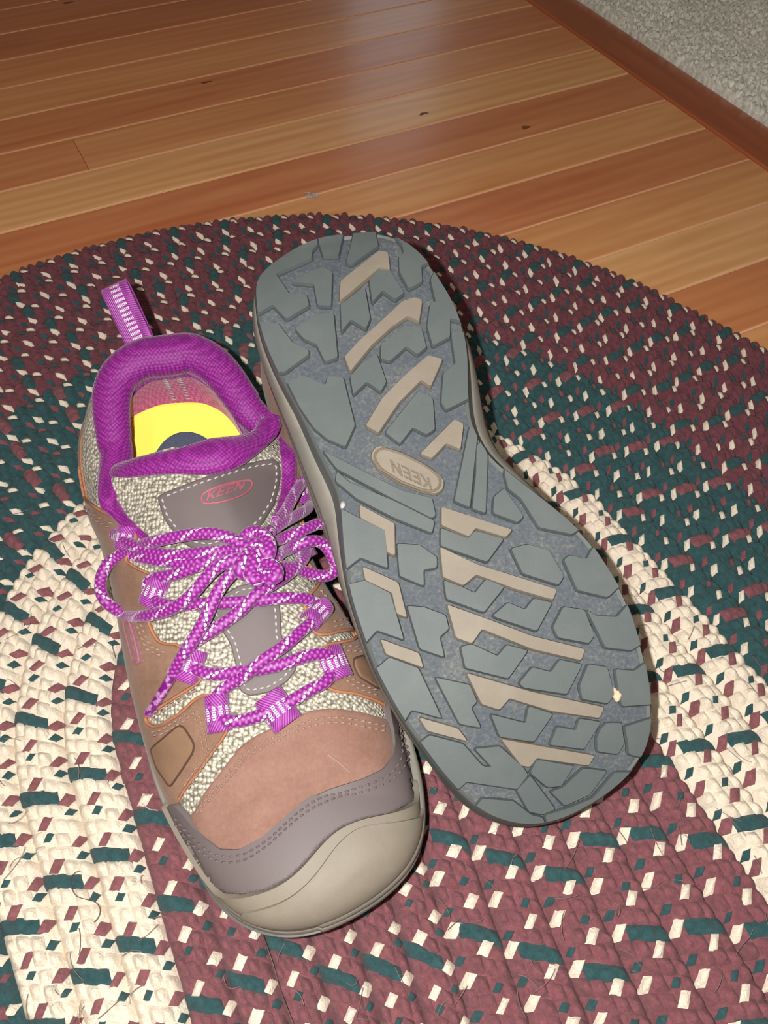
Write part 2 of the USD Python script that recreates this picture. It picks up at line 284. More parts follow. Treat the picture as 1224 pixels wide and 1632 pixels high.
# ------------------------------------------------------------------ shoes: shared last. local x from heel to toe, y towards the inner (arch) side, z up from the tread
OUT_PX = [(560,370),(599,368),(632,376),(658,391),(677.6,409),(700.5,441.5),(720,474),(736.4,513),(744.6,546),(747.9,585),(748.8,628),(752.8,664),(762.6,693),(780,720),(808,747),(855.5,785),(902.8,823),(940.8,861),(974,908.5),(997.6,951),(1016.6,1003),(1030.8,1055),(1039.3,1107.6),(1040.3,1150),(1033,1188),(1012,1226),(978.7,1259),(936,1287.7),(888.6,1309),(841.2,1316),(808,1311),(775,1298),(737,1268.7),(699,1226),(670.6,1188),(647,1155),(618.5,1107.6),(594.8,1060),(575.8,1008),(556.9,946),(547.4,889.6),(542.7,837.5),(537,790),(520,750),(498,705),(475,655),(448.8,608),(432.5,575.5),(419.4,543),(409.6,507),(406,474),(408,448),(418,432),(439,414),(472,392.5),(514,376)]
def pose2(zA=.16, zB=.06, tilt=.13):
    A, B = at_z([(545, 371)], zA)[0], at_z([(862, 1314)], zB)[0]
    X = (B-A)/np.linalg.norm(B-A); Y = np.cross([0, 0, 1], X); Y /= np.linalg.norm(Y); Z = np.cross(X, Y)
    c, s = math.cos(tilt), math.sin(tilt); return A, X, c*Y+s*Z, -s*Y+c*Z
S2O, S2X, S2Y, S2Z = pose2()                                # S2Z points out of the tread, towards the camera
L_SH = .27
def spring(x): return .016*np.clip((np.asarray(x)-.18)/(L_SH-.18), 0, 1.2)**2 + .004*np.clip((.03-np.asarray(x))/.03, 0, 1)**2
def to_sole(pts, lift=0.0):                                 # pixel -> (x, y) on the curved tread of the upturned shoe
    d = ray(pts); h = np.zeros(len(d))
    for _ in range(6):
        t = ((S2O-CAM) @ S2Z - h + lift)/(d @ S2Z); q = CAM + d*t[:, None] - S2O; x, y = q @ S2X, q @ S2Y; h = spring(x)
    return np.stack([x, y], 1)
_o = to_sole(OUT_PX); 
S1O = np.array([-.1109, .3103, .0115]); S1PSI = .30715      # the upright shoe: heel on the rug, yaw
S1X, S1Y = np.array([math.sin(S1PSI), -math.cos(S1PSI), 0]), np.array([math.cos(S1PSI), math.sin(S1PSI), 0])
def w1(P): P = np.asarray(P, float); return S1O + P[..., :1]*S1X + P[..., 1:2]*S1Y + P[..., 2:]*np.array([0, 0, 1.0])
def l1(W): q = np.asarray(W, float) - S1O; return np.stack([q @ S1X, q @ S1Y, q[..., 2]], -1)
def w2(P):                                                   # the upturned shoe: its soft arch side gives a little
    P = np.array(P, float); g = np.clip((P[..., 2]-.026)/.03, 0, 1)*np.clip((P[..., 1]-.012)/.02, 0, 1)
    P[..., 1] -= .0095*g*np.exp(-((P[..., 0]-.075)/.05)**2); return S2O + P[..., :1]*S2X + P[..., 1:2]*S2Y - P[..., 2:]*S2Z
from scipy.ndimage import gaussian_filter1d
from scipy.spatial import cKDTree
# ---- outlines: tread outline, and the fuller outline of midsole top and upper
def closed(P, n):
    P = np.vstack([P, P[:1]]); t = np.r_[0, np.cumsum(np.linalg.norm(np.diff(P, axis=0), axis=1))]
    cs = CubicSpline(t, P, bc_type='periodic'); d = cs(np.linspace(0, t[-1], 4000)); L = np.r_[0, np.cumsum(np.linalg.norm(np.diff(d, axis=0), axis=1))]
    return np.stack([np.interp(np.linspace(0, L[-1], n, endpoint=False), L, d[:, k]) for k in (0, 1)], 1)
def normals2(P):
    T = np.roll(P, -1, 0)-np.roll(P, 1, 0); N = np.stack([T[:, 1], -T[:, 0]], 1); N /= np.linalg.norm(N, axis=1, keepdims=True)
    return N if (N*(P-P.mean(0))).sum() > 0 else -N
_o = closed(_o, 480)
if Polygon(_o).exterior.is_ccw is False: pass
_k = np.argmin(np.abs(_o[:, 1]+.001) + 10*(_o[:, 0] > .05)); _o = np.roll(_o, -_k, 0)
if _o[20, 1] < _o[0, 1]: _o = np.roll(_o[::-1], 1, 0)        # heel back -> inner side -> toe -> outer side
NS = 480; TREAD = _o
TREAD_POLY = Polygon(TREAD).buffer(0)
def fuller(P, k=.72):
    hull = np.array(Polygon(P).convex_hull.exterior.coords)[:-1]; hp = Polygon(hull); out = []
    N = normals2(P)
    for p, n, k in zip(P, N, np.broadcast_to(k, len(P))):
        e = hp.exterior.intersection(shapely.LineString([p-n*.0005, p+n*.04]))
        d = 0 if e.is_empty else max(0, np.linalg.norm(np.array(e.geoms[0].coords[0] if hasattr(e, 'geoms') else e.coords[0])-p))
        out.append(p + n*d*k)
    out = np.array(out); q = np.vstack([out[-12:], out, out[:12]]); ker = np.ones(13)/13
    return np.stack([np.convolve(q[:, i], ker, 'same')[12:-12] for i in (0, 1)], 1)
FULL = fuller(TREAD, np.where(normals2(TREAD)[:, 1] > 0, .40, .72)); NF = normals2(FULL)
XT = FULL[:, 0].max(); i_toe = int(np.argmax(FULL[:, 0]))
def zf(x): return np.interp(x, [0, .06, .14, .20, .27], [.034, .031, .027, .024, .024]) + spring(x)
# ---- upper: from the feather line F(s) up to the collar crest / tongue edge / ridge I(s)
RIDGE = np.array([(.0785, .000, .0960), (.10, .004, .0925), (.13, .009, .0850), (.16, .0115, .0755), (.19, .014, .0655), (.21, .0155, .0580), (.2265, .017, .0510)])
CREST_P = np.array([(.0085, -.002, .0985), (.0115, .012, .0980), (.0240, .0235, .0945), (.0420, .0310, .0880), (.0560, .0365, .0820), (.0680, .0335, .0845)])   # inner side
CREST_M = np.array([(.0085, -.002, .0985), (.0100, -.018, .0975), (.0195, -.0305, .0930), (.0420, -.0350, .0840), (.0600, -.0350, .0780), (.0690, -.0300, .0845)])
def inner_curve(crest):
    tongue = np.array([(.0745, crest[-1, 1]*.55, .0930)])
    return np.vstack([crest, tongue, RIDGE])
def side_targets(crest, F):
    C = inner_curve(crest); t = np.r_[0, np.cumsum(np.linalg.norm(np.diff(C, axis=0), axis=1))]
    d = spline(C, n=300); tx = np.linspace(0, 1, 300)
    # knots: footprint x -> fraction of the inner curve
    fr = np.array([tx[np.argmin(np.linalg.norm(d-c, axis=1))] for c in C])
    xs = np.array([-.004, .003, .020, .043, .062, .072, .080, .088, .108, .135, .163, .192, .214, .236])
    f = np.interp(F[:, 0], xs, fr); k = np.argmax(F[:, 0] > .03)
    # near the heel follow arc length, not x
    return np.stack([np.interp(f, tx, d[:, j]) for j in range(3)], 1)
Fo = FULL - NF*.0035
half = i_toe
I_pos = np.zeros((NS, 3))
I_pos[:half+1] = side_targets(CREST_P, Fo[:half+1]); I_pos[half+1:] = side_targets(CREST_M, Fo[half+1:])
q = np.vstack([I_pos[-9:], I_pos, I_pos[:9]]); I_s = np.stack([np.convolve(q[:, i], np.ones(9)/9, 'same')[9:-9] for i in range(3)], 1)
wgt = np.clip((.075-Fo[:, 0])/.02, 0, 1)[:, None]; I_pos = wgt*I_s + (1-wgt)*I_pos
NV = 90
def upper_grid():
    v = np.linspace(0, 1, NV); x = Fo[:, 0]; z0 = zf(x)
    n_ = np.interp(x, [0, .06, .10, .16, .22, .27], [1.9, 2.0, 2.05, 2.1, 2.1, 2.05])[:, None]
    t = (v**.85)[None, :]*np.pi/2
    g = 1-np.cos(t)**(2/n_); k = np.sin(t)**(2/n_)
    xk = [0, .04, .07, .10, .14, .20, .27]; med = np.arange(NS) <= i_toe
    ob = np.where(med, np.interp(x, xk, [.0035, .0085, .0165, .0135, .0035, .000, .0015]), np.interp(x, xk, [.0045, .0105, .0105, .009, .0075, .003, .0015]))
    ob = gaussian_filter1d(ob, 6, mode='wrap')[:, None]*np.sin(np.pi*np.clip(k*1.05, 0, 1))
    P = np.zeros((NS, NV, 3))
    for j in (0, 1): P[..., j] = Fo[:, None, j] + (I_pos[:, None, j]-Fo[:, None, j])*g + NF[:, None, j]*ob
    P[..., 2] = z0[:, None] + (I_pos[:, None, 2]-z0[:, None])*k
    return P
UG = upper_grid()
UF = grid_faces(NS, NV, wrap_u=True); UF = np.vstack([UF[:, [0, 1, 2]], UF[:, [0, 2, 3]]])
_V = UG.reshape(-1, 3); _fn = np.cross(_V[UF[:, 1]]-_V[UF[:, 0]], _V[UF[:, 2]]-_V[UF[:, 0]])
_n = np.zeros_like(_V)
for k in range(3): np.add.at(_n, UF[:, k], _fn)
# weld the two sides of the ridge for smooth normals
_key = np.round(_V/2e-5).astype(int); _, _inv = np.unique(_key, axis=0, return_inverse=True); _inv = _inv.ravel()
_acc = np.zeros((_inv.max()+1, 3)); np.add.at(_acc, _inv, _n); _n = _acc[_inv]
if (_n[:, 2].mean()) < 0: _n = -_n; UF = UF[:, ::-1]
UN = (_n/np.maximum(np.linalg.norm(_n, axis=1, keepdims=True), 1e-12)).reshape(NS, NV, 3)
def _ridge_fix():                                            # near the ridge, blend normals of both sides
    n = UN.copy(); r = Fo[:, 0] > .09
    for i in np.where(r)[0]:
        n[i, -1] = n[i, -4:].mean(0); n[i, -1] /= np.linalg.norm(n[i, -1])
    return n
BASE = trimesh.Trimesh(w1(_V), UF, process=False)
def surf(s, v, h=0.0):                                       # s in [0, 1) round the shoe, v in [0, 1] -> local point, normal
    a = np.mod(np.asarray(s, float), 1)*NS; b = np.clip(v, 0, 1)*(NV-1)
    i = a.astype(int) % NS; j = np.clip(b.astype(int), 0, NV-2); fa, fb = (a-np.floor(a))[:, None], (b-j)[:, None]; i2 = (i+1) % NS
    def L(G): return (G[i, j]*(1-fa)+G[i2, j]*fa)*(1-fb) + (G[i, j+1]*(1-fa)+G[i2, j+1]*fa)*fb
    P, N = L(UG), L(UN); N = N/np.maximum(np.linalg.norm(N, axis=1, keepdims=True), 1e-9)
    return P + N*np.reshape(h, (-1, 1)) if np.ndim(h) else P + N*h, N
_bpx = project(w1(_V))
from scipy.spatial import cKDTree
_front = (UN.reshape(-1, 3) @ np.array([S1X, S1Y, [0, 0, 1.0]]) * (CAM - w1(_V))).sum(1) > 0
_ft = np.where(_front)[0]; _tree = cKDTree(_bpx[_ft])
def px_sv(pts):                                              # pixel -> (s, v) on the upright shoe
    pts = np.atleast_2d(np.array(pts, float)); d = ray(pts)
    loc, ri, ti = BASE.ray.intersects_location(np.tile(CAM, (len(pts), 1)), d, multiple_hits=False)
    sv = np.zeros((len(pts), 2)); ok = np.zeros(len(pts), bool)
    bc = trimesh.triangles.points_to_barycentric(BASE.triangles[ti], loc)
    f = BASE.faces[ti]; S = (f//NV).astype(float); Vv = (f % NV)/(NV-1)
    S = np.where((S.max(1)-S.min(1) > NS/2)[:, None] & (S < NS/2), S+NS, S)
    sv[ri, 0] = (S*bc).sum(1)/NS; sv[ri, 1] = (Vv*bc).sum(1); ok[ri] = True
    if (~ok).any():
        _, k = _tree.query(pts[~ok]); k = _ft[k]; sv[~ok, 0] = (k//NV)/NS; sv[~ok, 1] = (k % NV)/(NV-1)
    return sv
def px_surf(pts, h=0.0): sv = px_sv(pts); return surf(sv[:, 0], sv[:, 1], h)
# ---- generic panel: a polygon triangulated in its own plane, mapped on a surface, with a rounded edge and a skirt
def resample(P, step, close=True):
    P = np.asarray(P, float); P = np.vstack([P, P[:1]]) if close else P
    out = []
    for a, b in zip(P[:-1], P[1:]):
        n = max(1, int(round(np.linalg.norm(b-a)/step))); out += [a+(b-a)*k/n for k in range(n)]
    return np.array(out if close else out+[P[-1]])
def smooth_poly(P, step, it=2):                               # rounds the corners of a hand-traced outline a little
    P = resample(P, step)
    for _ in range(it): P = .25*np.roll(P, 1, 0)+.5*P+.25*np.roll(P, -1, 0)
    return P
def panel(poly, step, mapfn, th, redge, skirt=.0006, ring=None, rough=None, bulge=0.0):
    ring = ring or step*.4
    B = np.asarray(poly, float); g = Polygon(B)
    if not g.is_valid: g = g.buffer(0); g = max(g.geoms, key=lambda a: a.area) if hasattr(g, 'geoms') else g; B = np.array(g.exterior.coords)[:-1]
    if not g.exterior.is_ccw: B = B[::-1]
    x0, y0, x1, y1 = g.bounds; X, Y = np.meshgrid(np.arange(x0, x1+step, step), np.arange(y0, y1+step, step*.87)); X[1::2] += step/2
    Q = np.stack([X.ravel(), Y.ravel()], 1); inner = g.buffer(-(ring+step*.45))
    Q = Q[shapely.contains_xy(inner, Q[:, 0], Q[:, 1])] if not inner.is_empty else Q[:0]
    rg = g.buffer(-ring, join_style='mitre'); rp = [resample(np.array(a.exterior.coords)[:-1], min(step, 1.3*np.sqrt(g.length/len(B)*step))*.8) for a in getattr(rg, 'geoms', [rg]) if not a.is_empty]
    Z = np.vstack([B]+rp+[Q]); nb = len(B); nr = nb+sum(map(len, rp)); tri = Delaunay(Z).simplices; c = Z[tri].mean(1)
    tri = tri[shapely.contains_xy(g, c[:, 0], c[:, 1])]
    ar = np.cross(Z[tri[:, 1]]-Z[tri[:, 0]], Z[tri[:, 2]]-Z[tri[:, 0]]); tri = tri[np.abs(ar) > 1e-9*step*step*1e3]; ar = np.cross(Z[tri[:, 1]]-Z[tri[:, 0]], Z[tri[:, 2]]-Z[tri[:, 0]])
    tri[ar < 0] = tri[ar < 0][:, ::-1]
    P, N = mapfn(Z); bt = cKDTree(P[:nb]); d = bt.query(P)[0]; d[:nb] = 0
    d[nb:nr] = np.maximum(d[nb:nr], redge)
    e = np.clip(d/redge, 0, 1); h = th*(.35+.65*np.sqrt(np.clip(1-(1-e)**2, 0, 1))) + bulge*np.clip(d/(redge*6), 0, 1)
    if rough is not None: h = h + rough(P)*e
    top = P + N*h[:, None]; low = P[:nb] - N[:nb]*skirt
    v = np.vstack([top, top[:nb], low]); k = len(Z); i = np.arange(nb); j = (i+1) % nb
    side = np.vstack([np.stack([k+i, k+nb+i, k+nb+j], 1), np.stack([k+i, k+nb+j, k+j], 1)])
    t = top[tri]; nn = np.cross(t[:, 1]-t[:, 0], t[:, 2]-t[:, 0]); flip = (nn*N[tri].mean(1)).sum(1).sum() < 0
    if flip: tri = tri[:, ::-1]; side = side[:, ::-1]
    return (v, np.vstack([tri, side])), (v[:k], tri), (v[k:], side-k)
def skin_map(Z): return px_surf(Z)
SVK = np.array([.62, .095])                                   # metres per unit of s and v, for even triangles
def sv_map(Z): return surf(Z[:, 0]/SVK[0], Z[:, 1]/SVK[1])
def sv_strip(px, s0=None, s1=None, smooth=0):                 # a traced upper edge, closed below along the feather line
    sv = px_sv(resample(px, 6, False)); sv[:, 0] = np.where(sv[:, 0] > 1, sv[:, 0]-1, sv[:, 0])
    for _ in range(smooth): sv[1:-1] = .25*sv[:-2]+.5*sv[1:-1]+.25*sv[2:]
    if s0 is not None: sv = np.vstack([[s0, sv[0, 1]], sv])
    if s1 is not None: sv = np.vstack([sv, [s1, sv[-1, 1]]])
    n = 40; s = np.linspace(sv[-1, 0], sv[0, 0], n)
    return np.vstack([sv, np.stack([s, np.zeros(n)], 1)])*SVK
# ---- materials of the shoes
def ph(r, g, b, k): return tuple(min(.9, c/k) for c in lin(r, g, b))
LEATHER = mat('brown_nubuck', {'g': ('texture_coordinate', {}), 'n': ('noise_texture', {'scale': 55, 'detail': 5, 'roughness': .65}), 'n2': ('noise_texture', {'scale': 700, 'detail': 4}),
    'r': ('rgb_ramp', {'ramp': [(.24, ph(150, 108, 94, 2.0)), (.5, ph(174, 131, 115, 2.0)), (.78, ph(194, 154, 138, 2.0))]}), 'mx': ('mix_float', {'fac': .3}),
    'b': ('bump', {'strength': .25, 'distance': .0004}), 'p': ('principled_bsdf', {'roughness': .78, 'specular_ior_level': .25, 'sheen_weight': .12})},
    [('g.object', 'n.vector'), ('g.object', 'n2.vector'), ('n.fac', 'mx.a'), ('n2.fac', 'mx.b'), ('mx.result', 'r.fac'), ('r.color', 'p.base_color'), ('n2.fac', 'b.height'), ('b.normal', 'p.normal')])
LEATHER_S = mat('side_nubuck', {'g': ('texture_coordinate', {}), 'n': ('noise_texture', {'scale': 60, 'detail': 5, 'roughness': .65}), 'n2': ('noise_texture', {'scale': 700, 'detail': 4}),
    'r': ('rgb_ramp', {'ramp': [(.24, ph(140, 106, 86, 1.95)), (.5, ph(166, 128, 106, 1.95)), (.78, ph(188, 150, 126, 1.95))]}), 'mx': ('mix_float', {'fac': .3}),
    'b': ('bump', {'strength': .25, 'distance': .0004}), 'p': ('principled_bsdf', {'roughness': .78, 'specular_ior_level': .25, 'sheen_weight': .12})},
    [('g.object', 'n.vector'), ('g.object', 'n2.vector'), ('n.fac', 'mx.a'), ('n2.fac', 'mx.b'), ('mx.result', 'r.fac'), ('r.color', 'p.base_color'), ('n2.fac', 'b.height'), ('b.normal', 'p.normal')])
LEATHER2 = simple('olive_brown_nubuck', ph(164, 130, 104, 1.95), .8, (600, .25, .0004), .2, var=.14, vscale=70)
CUTEDGE = simple('leather_cut_edge', ph(200, 136, 100, 1.75), .8, None, .2, var=.15, vscale=200)
RAND = simple('taupe_coated_leather', ph(134, 122, 122, 2.0), .62, (900, .15, .0003), .35, var=.06, vscale=30)
def rubber(name, col, dirt, amount=.45, rough=.6):
    return mat(name, {'g': ('texture_coordinate', {}), 'n': ('noise_texture', {'scale': 38, 'detail': 6, 'roughness': .7}), 'n2': ('noise_texture', {'scale': 900, 'detail': 3, 'roughness': .7}),
        'mr': ('map_range', {'from_min': .45, 'from_max': .75, 'to_min': 0, 'to_max': amount}), 'c': ('mix', {'color1': col, 'color2': dirt}),
        'b': ('bump', {'strength': .2, 'distance': .0003}), 'p': ('principled_bsdf', {'roughness': rough, 'specular_ior_level': .35})},
        [('g.object', 'n.vector'), ('g.object', 'n2.vector'), ('n.fac', 'mr.value'), ('mr.result', 'c.fac'), ('c.color', 'p.base_color'), ('n2.fac', 'b.height'), ('b.normal', 'p.normal')])
BUMPER = rubber('greige_rubber', ph(162, 152, 136, 2.0), ph(182, 172, 154, 2.0), .6, .6)
MIDSOLE = rubber('grey_midsole', ph(150, 147, 138, 1.6), ph(184, 174, 154, 1.6), .6, .65)
TREADRUB = rubber('dark_tread_rubber', ph(108, 114, 112, 1.8), ph(126, 130, 126, 1.8), .5, .55)
LUG = rubber('grey_lug_rubber', ph(104, 113, 114, 1.75), ph(122, 128, 126, 1.75), .6, .6)
TAN = rubber('tan_lug_rubber', ph(160, 149, 133, 1.9), ph(186, 177, 162, 1.9), .5, .65)
BADGE = rubber('badge_tan_rubber', ph(136, 122, 104, 1.9), ph(150, 136, 116, 1.9), .5, .65)
WEB = mat('blue_grey_web', {'g': ('texture_coordinate', {}), 'n': ('noise_texture', {'scale': 34, 'detail': 5, 'roughness': .6}), 'v': ('noise_texture', {'scale': 650, 'detail': 4, 'roughness': .75}),
    'a': ('mix_float', {'fac': .68}), 'r': ('rgb_ramp', {'ramp': [(.34, ph(84, 93, 107, 1.8)), (.52, ph(104, 111, 118, 1.8)), (.62, ph(132, 134, 130, 1.8)), (.74, ph(178, 176, 160, 1.8))]}),
    'b': ('bump', {'strength': .6, 'distance': .0008}), 'p': ('principled_bsdf', {'roughness': .75, 'specular_ior_level': .4})},
    [('g.object', 'n.vector'), ('g.object', 'v.vector'), ('n.fac', 'a.a'), ('v.fac', 'a.b'), ('a.result', 'r.fac'), ('r.color', 'p.base_color'), ('v.fac', 'b.height'), ('b.normal', 'p.normal')])
KNIT = mat('grey_knit_mesh', {'g': ('texture_coordinate', {}), 'm': ('mapping', {'rotation': (.4, .3, .3), 'scale': (540, 640, 540)}), 'v': ('voronoi_texture', {'scale': 1.0, 'feature': 'f1', 'randomness': .55}), 'n': ('noise_texture', {'scale': 1500, 'detail': 2}),
    'mx': ('mix_float', {'fac': .4}), 'r': ('rgb_ramp', {'ramp': [(.22, ph(238, 232, 218, 1.25)), (.42, ph(196, 190, 172, 1.25)), (.62, ph(112, 106, 92, 1.25))]}),
    'b': ('bump', {'strength': .9, 'distance': .0011, 'invert': True}), 'p': ('principled_bsdf', {'roughness': .55, 'specular_ior_level': .5, 'sheen_weight': .15})},
    [('g.object', 'm.vector'), ('m.vector', 'v.vector'), ('g.object', 'n.vector'), ('v.distance', 'mx.a'), ('n.fac', 'mx.b'), ('mx.result', 'r.fac'), ('r.color', 'p.base_color'), ('v.distance', 'b.height'), ('b.normal', 'p.normal')])
def weave(name, c1, c2, su, rot=(0, 0, .6)):
    return mat(name, {'g': ('texture_coordinate', {}), 'm': ('mapping', {'rotation': rot, 'scale': (su, su, su)}), 'v': ('voronoi_texture', {'scale': 1.0, 'randomness': .25}),
        'r': ('rgb_ramp', {'ramp': [(.2, c1), (.65, c2)]}), 'b': ('bump', {'strength': .55, 'distance': .0006, 'invert': True}), 'p': ('principled_bsdf', {'roughness': .6, 'specular_ior_level': .4, 'sheen_weight': .2, 'sheen_roughness': .4})},
        [('g.object', 'm.vector'), ('m.vector', 'v.vector'), ('v.distance', 'r.fac'), ('r.color', 'p.base_color'), ('v.distance', 'b.height'), ('b.normal', 'p.normal')])
PURPLE = weave('purple_mesh_lining', ph(166, 44, 160, 1.3), ph(112, 12, 110, 1.3), 720)
MAUVE = weave('mauve_heel_lining', ph(196, 92, 164, 1.1), ph(150, 54, 124, 1.1), 560)
YELLOW = simple('yellow_insole_foam', ph(252, 232, 96, 1.0), .7, (300, .1, .0004), .3, var=.04, vscale=30)
NAVY = simple('navy_insole_cloth', ph(74, 82, 100, 1.1), .8, (1500, .5, .0004), .3, var=.25, vscale=1400)
THREAD = simple('light_thread', ph(182, 148, 132, 1.95), .7, var=.1)
THREADD = simple('dark_thread', ph(126, 108, 110, 1.9), .7, var=.1)
THREADW = simple('white_thread', ph(214, 208, 204, 1.8), .7, var=.1)
GROOVE = simple('dark_groove', ph(96, 62, 48, 1.9), .85, var=.1)
PINK = simple('pink_print', ph(204, 112, 132, 1.9), .6, var=.08)
PINK2 = simple('mauve_print', ph(188, 124, 144, 1.9), .6, var=.08)
def cord(name, uv_u=5.0, uv_v=430.0, fleck=.16):
    """round braided cord, st = (around 0..1, metres along): purple chevrons with winding white flecks"""
    n = {'u': ('uvmap', {'attribute': 'st'}), 's': ('separate_xyz', {}),
         'ua': ('math', {'math_type': 'multiply', 'value2': uv_u}), 'va': ('math', {'math_type': 'multiply', 'value2': uv_v}),
         'a': ('math', {'math_type': 'add'}), 'd': ('math', {'math_type': 'subtract'}), 'fa': ('math', {'math_type': 'pingpong', 'value2': .5}), 'fd': ('math', {'math_type': 'pingpong', 'value2': .5}),
         'h': ('math', {'math_type': 'multiply'}), 'r': ('rgb_ramp', {'ramp': [(.015, ph(132, 18, 134, 1.7)), (.09, ph(184, 50, 178, 1.7)), (.20, ph(224, 118, 216, 1.7))]}),
         'hv': ('math', {'math_type': 'multiply', 'value2': 62.0}), 'ha': ('math', {'math_type': 'add'}), 'u2': ('math', {'math_type': 'multiply', 'value2': 2.0}), 'hf': ('math', {'math_type': 'fraction'}),
         'nz': ('noise_texture', {'scale': 1.0, 'detail': 2}), 'cx': ('combine_xyz', {}), 'v3': ('math', {'math_type': 'multiply', 'value2': 260.0}), 'u3': ('math', {'math_type': 'multiply', 'value2': 9.0}),
         'ho': ('math', {'math_type': 'multiply_add', 'value2': .5, 'value3': 0}), 'lt': ('math', {'math_type': 'less_than', 'value2': fleck+.25}), 'c': ('mix', {'color2': ph(240, 222, 240, 1.65)}),
         'fm': ('math', {'math_type': 'multiply'}), 'gt': ('math', {'math_type': 'greater_than', 'value2': .03}),
         'b': ('bump', {'strength': .7, 'distance': .0005}), 'p': ('principled_bsdf', {'roughness': .5, 'specular_ior_level': .45, 'sheen_weight': .2})}
    l = [('u.UV', 's.vector'), ('s.x', 'ua.value1'), ('s.y', 'va.value1'), ('ua.value', 'a.value1'), ('va.value', 'a.value2'), ('ua.value', 'd.value1'), ('va.value', 'd.value2'),
         ('a.value', 'fa.value1'), ('d.value', 'fd.value1'), ('fa.value', 'h.value1'), ('fd.value', 'h.value2'), ('h.value', 'r.fac'),
         ('s.y', 'hv.value1'), ('s.x', 'u2.value1'), ('hv.value', 'ha.value1'), ('u2.value', 'ha.value2'), ('ha.value', 'hf.value1'),
         ('s.y', 'v3.value1'), ('s.x', 'u3.value1'), ('u3.value', 'cx.x'), ('v3.value', 'cx.y'), ('cx.vector', 'nz.vector'), ('nz.fac', 'ho.value1'), ('hf.value', 'ho.value3'), ('ho.value', 'lt.value1'),
         ('h.value', 'gt.value1'), ('lt.value', 'fm.value1'), ('gt.value', 'fm.value2'), ('fm.value', 'c.fac'), ('r.color', 'c.color1'), ('c.color', 'p.base_color'), ('h.value', 'b.height'), ('b.normal', 'p.normal')]
    return mat(name, n, l)
LACE = cord('purple_lace_cord')
def webbing(name):
    """flat woven tape, st = (across 0..1, metres along): diagonal purple ribs, a middle column of white bars"""
    n = {'u': ('uvmap', {'attribute': 'st'}), 's': ('separate_xyz', {}), 'cm': ('math', {'math_type': 'subtract', 'value2': .5}), 'ab': ('math', {'math_type': 'absolute'}), 'sl': ('math', {'math_type': 'multiply', 'value2': 9.0}),
         'v': ('math', {'math_type': 'multiply', 'value2': 950.0}), 'ad': ('math', {'math_type': 'add'}), 'pp': ('math', {'math_type': 'pingpong', 'value2': .5}), 'r': ('rgb_ramp', {'ramp': [(.1, ph(104, 12, 110, 1.35)), (.5, ph(206, 84, 200, 1.35))]}),
         'ml': ('math', {'math_type': 'less_than', 'value2': .19}), 'v2': ('math', {'math_type': 'multiply', 'value2': 400.0}), 'fr': ('math', {'math_type': 'fraction'}), 'l2': ('math', {'math_type': 'less_than', 'value2': .55}),
         'm': ('math', {'math_type': 'multiply'}), 'm2': ('math', {'math_type': 'multiply'}), 'st': ('math', {'math_type': 'multiply', 'value2': 16.0}), 'sf': ('math', {'math_type': 'fraction'}), 'sg': ('math', {'math_type': 'greater_than', 'value2': .35}),
         'c': ('mix', {'color2': ph(236, 226, 238, 1.35)}), 'b': ('bump', {'strength': .6, 'distance': .0005}), 'p': ('principled_bsdf', {'roughness': .55, 'sheen_weight': .2})}
    l = [('u.UV', 's.vector'), ('s.x', 'cm.value1'), ('cm.value', 'ab.value1'), ('ab.value', 'sl.value1'), ('s.y', 'v.value1'), ('sl.value', 'ad.value1'), ('v.value', 'ad.value2'), ('ad.value', 'pp.value1'), ('pp.value', 'r.fac'),
         ('ab.value', 'ml.value1'), ('s.y', 'v2.value1'), ('v2.value', 'fr.value1'), ('fr.value', 'l2.value1'), ('ml.value', 'm.value1'), ('l2.value', 'm.value2'), ('s.x', 'st.value1'), ('st.value', 'sf.value1'), ('sf.value', 'sg.value1'),
         ('m.value', 'm2.value1'), ('sg.value', 'm2.value2'), ('m2.value', 'c.fac'), ('r.color', 'c.color1'), ('c.color', 'p.base_color'), ('pp.value', 'b.height'), ('b.normal', 'p.normal')]
    return mat(name, n, l)
TAPE = webbing('purple_white_webbing')
# ---- the parts, in the shoe's own frame
PARTS = []                                                    # (name, (v, f), material, parent index, options)
def part(name, vf, m, parent=None, both=True, **k):
    PARTS.append((name, vf, m, parent, both, k)); return len(PARTS)-1
def ringloft(levels, close_top=False, close_bot=False):      # levels: list of (outline 2-D, z array)
    V = np.stack([np.c_[P, z] for P, z in levels], 0); n = V.shape[1]
    f = grid_faces(len(levels), n, wrap_v=True); v = V.reshape(-1, 3)
    return v, np.vstack([f[:, [0, 2, 1]], f[:, [0, 3, 2]]])
xF = FULL[:, 0]; SP = spring(TREAD[:, 0])
def lev(mix, off, z, sp=None): return (TREAD*(1-mix)+FULL*mix + NF*off, z + (SP if sp is None else sp))
# tread rubber: a shell with a recessed web on which the lugs stand
TOEK = np.clip((TREAD[:, 0]-.215)/.035, 0, 1)
ou = part('outsole', ringloft([lev(0, -.0025, .0034), lev(0, -.0005, .0022), lev(0, 0, .0030), lev(0, .0004, .0045), (lev(.2, 0, 0)[0]+NF*(.0008+.0016*TOEK[:, None]), SP+.0085+.0045*TOEK), (lev(.22, -.003, 0)[0], SP+.0090+.0045*TOEK)]), TREADRUB, smooth=50)
zf_ = zf(xF)-SP
FL = np.where(np.arange(NS) <= i_toe, np.interp(xF, [0, .13, .17, .20, .27], [1, .8, .6, 1, .8]), np.interp(xF, [0, .11, .15, .19, .24, .27], [1, 1, .65, .4, .4, .5]))[:, None]
def mid(mix, off, fr): m_ = np.where(FL > .9, mix, np.minimum(mix, mix*FL+(.9 if fr >= .85 else 0)*mix*(1-FL))); return (TREAD*(1-m_)+FULL*m_ + NF*(off*FL if off > 0 else off), SP + .0082 + (zf_-.0082)*fr)
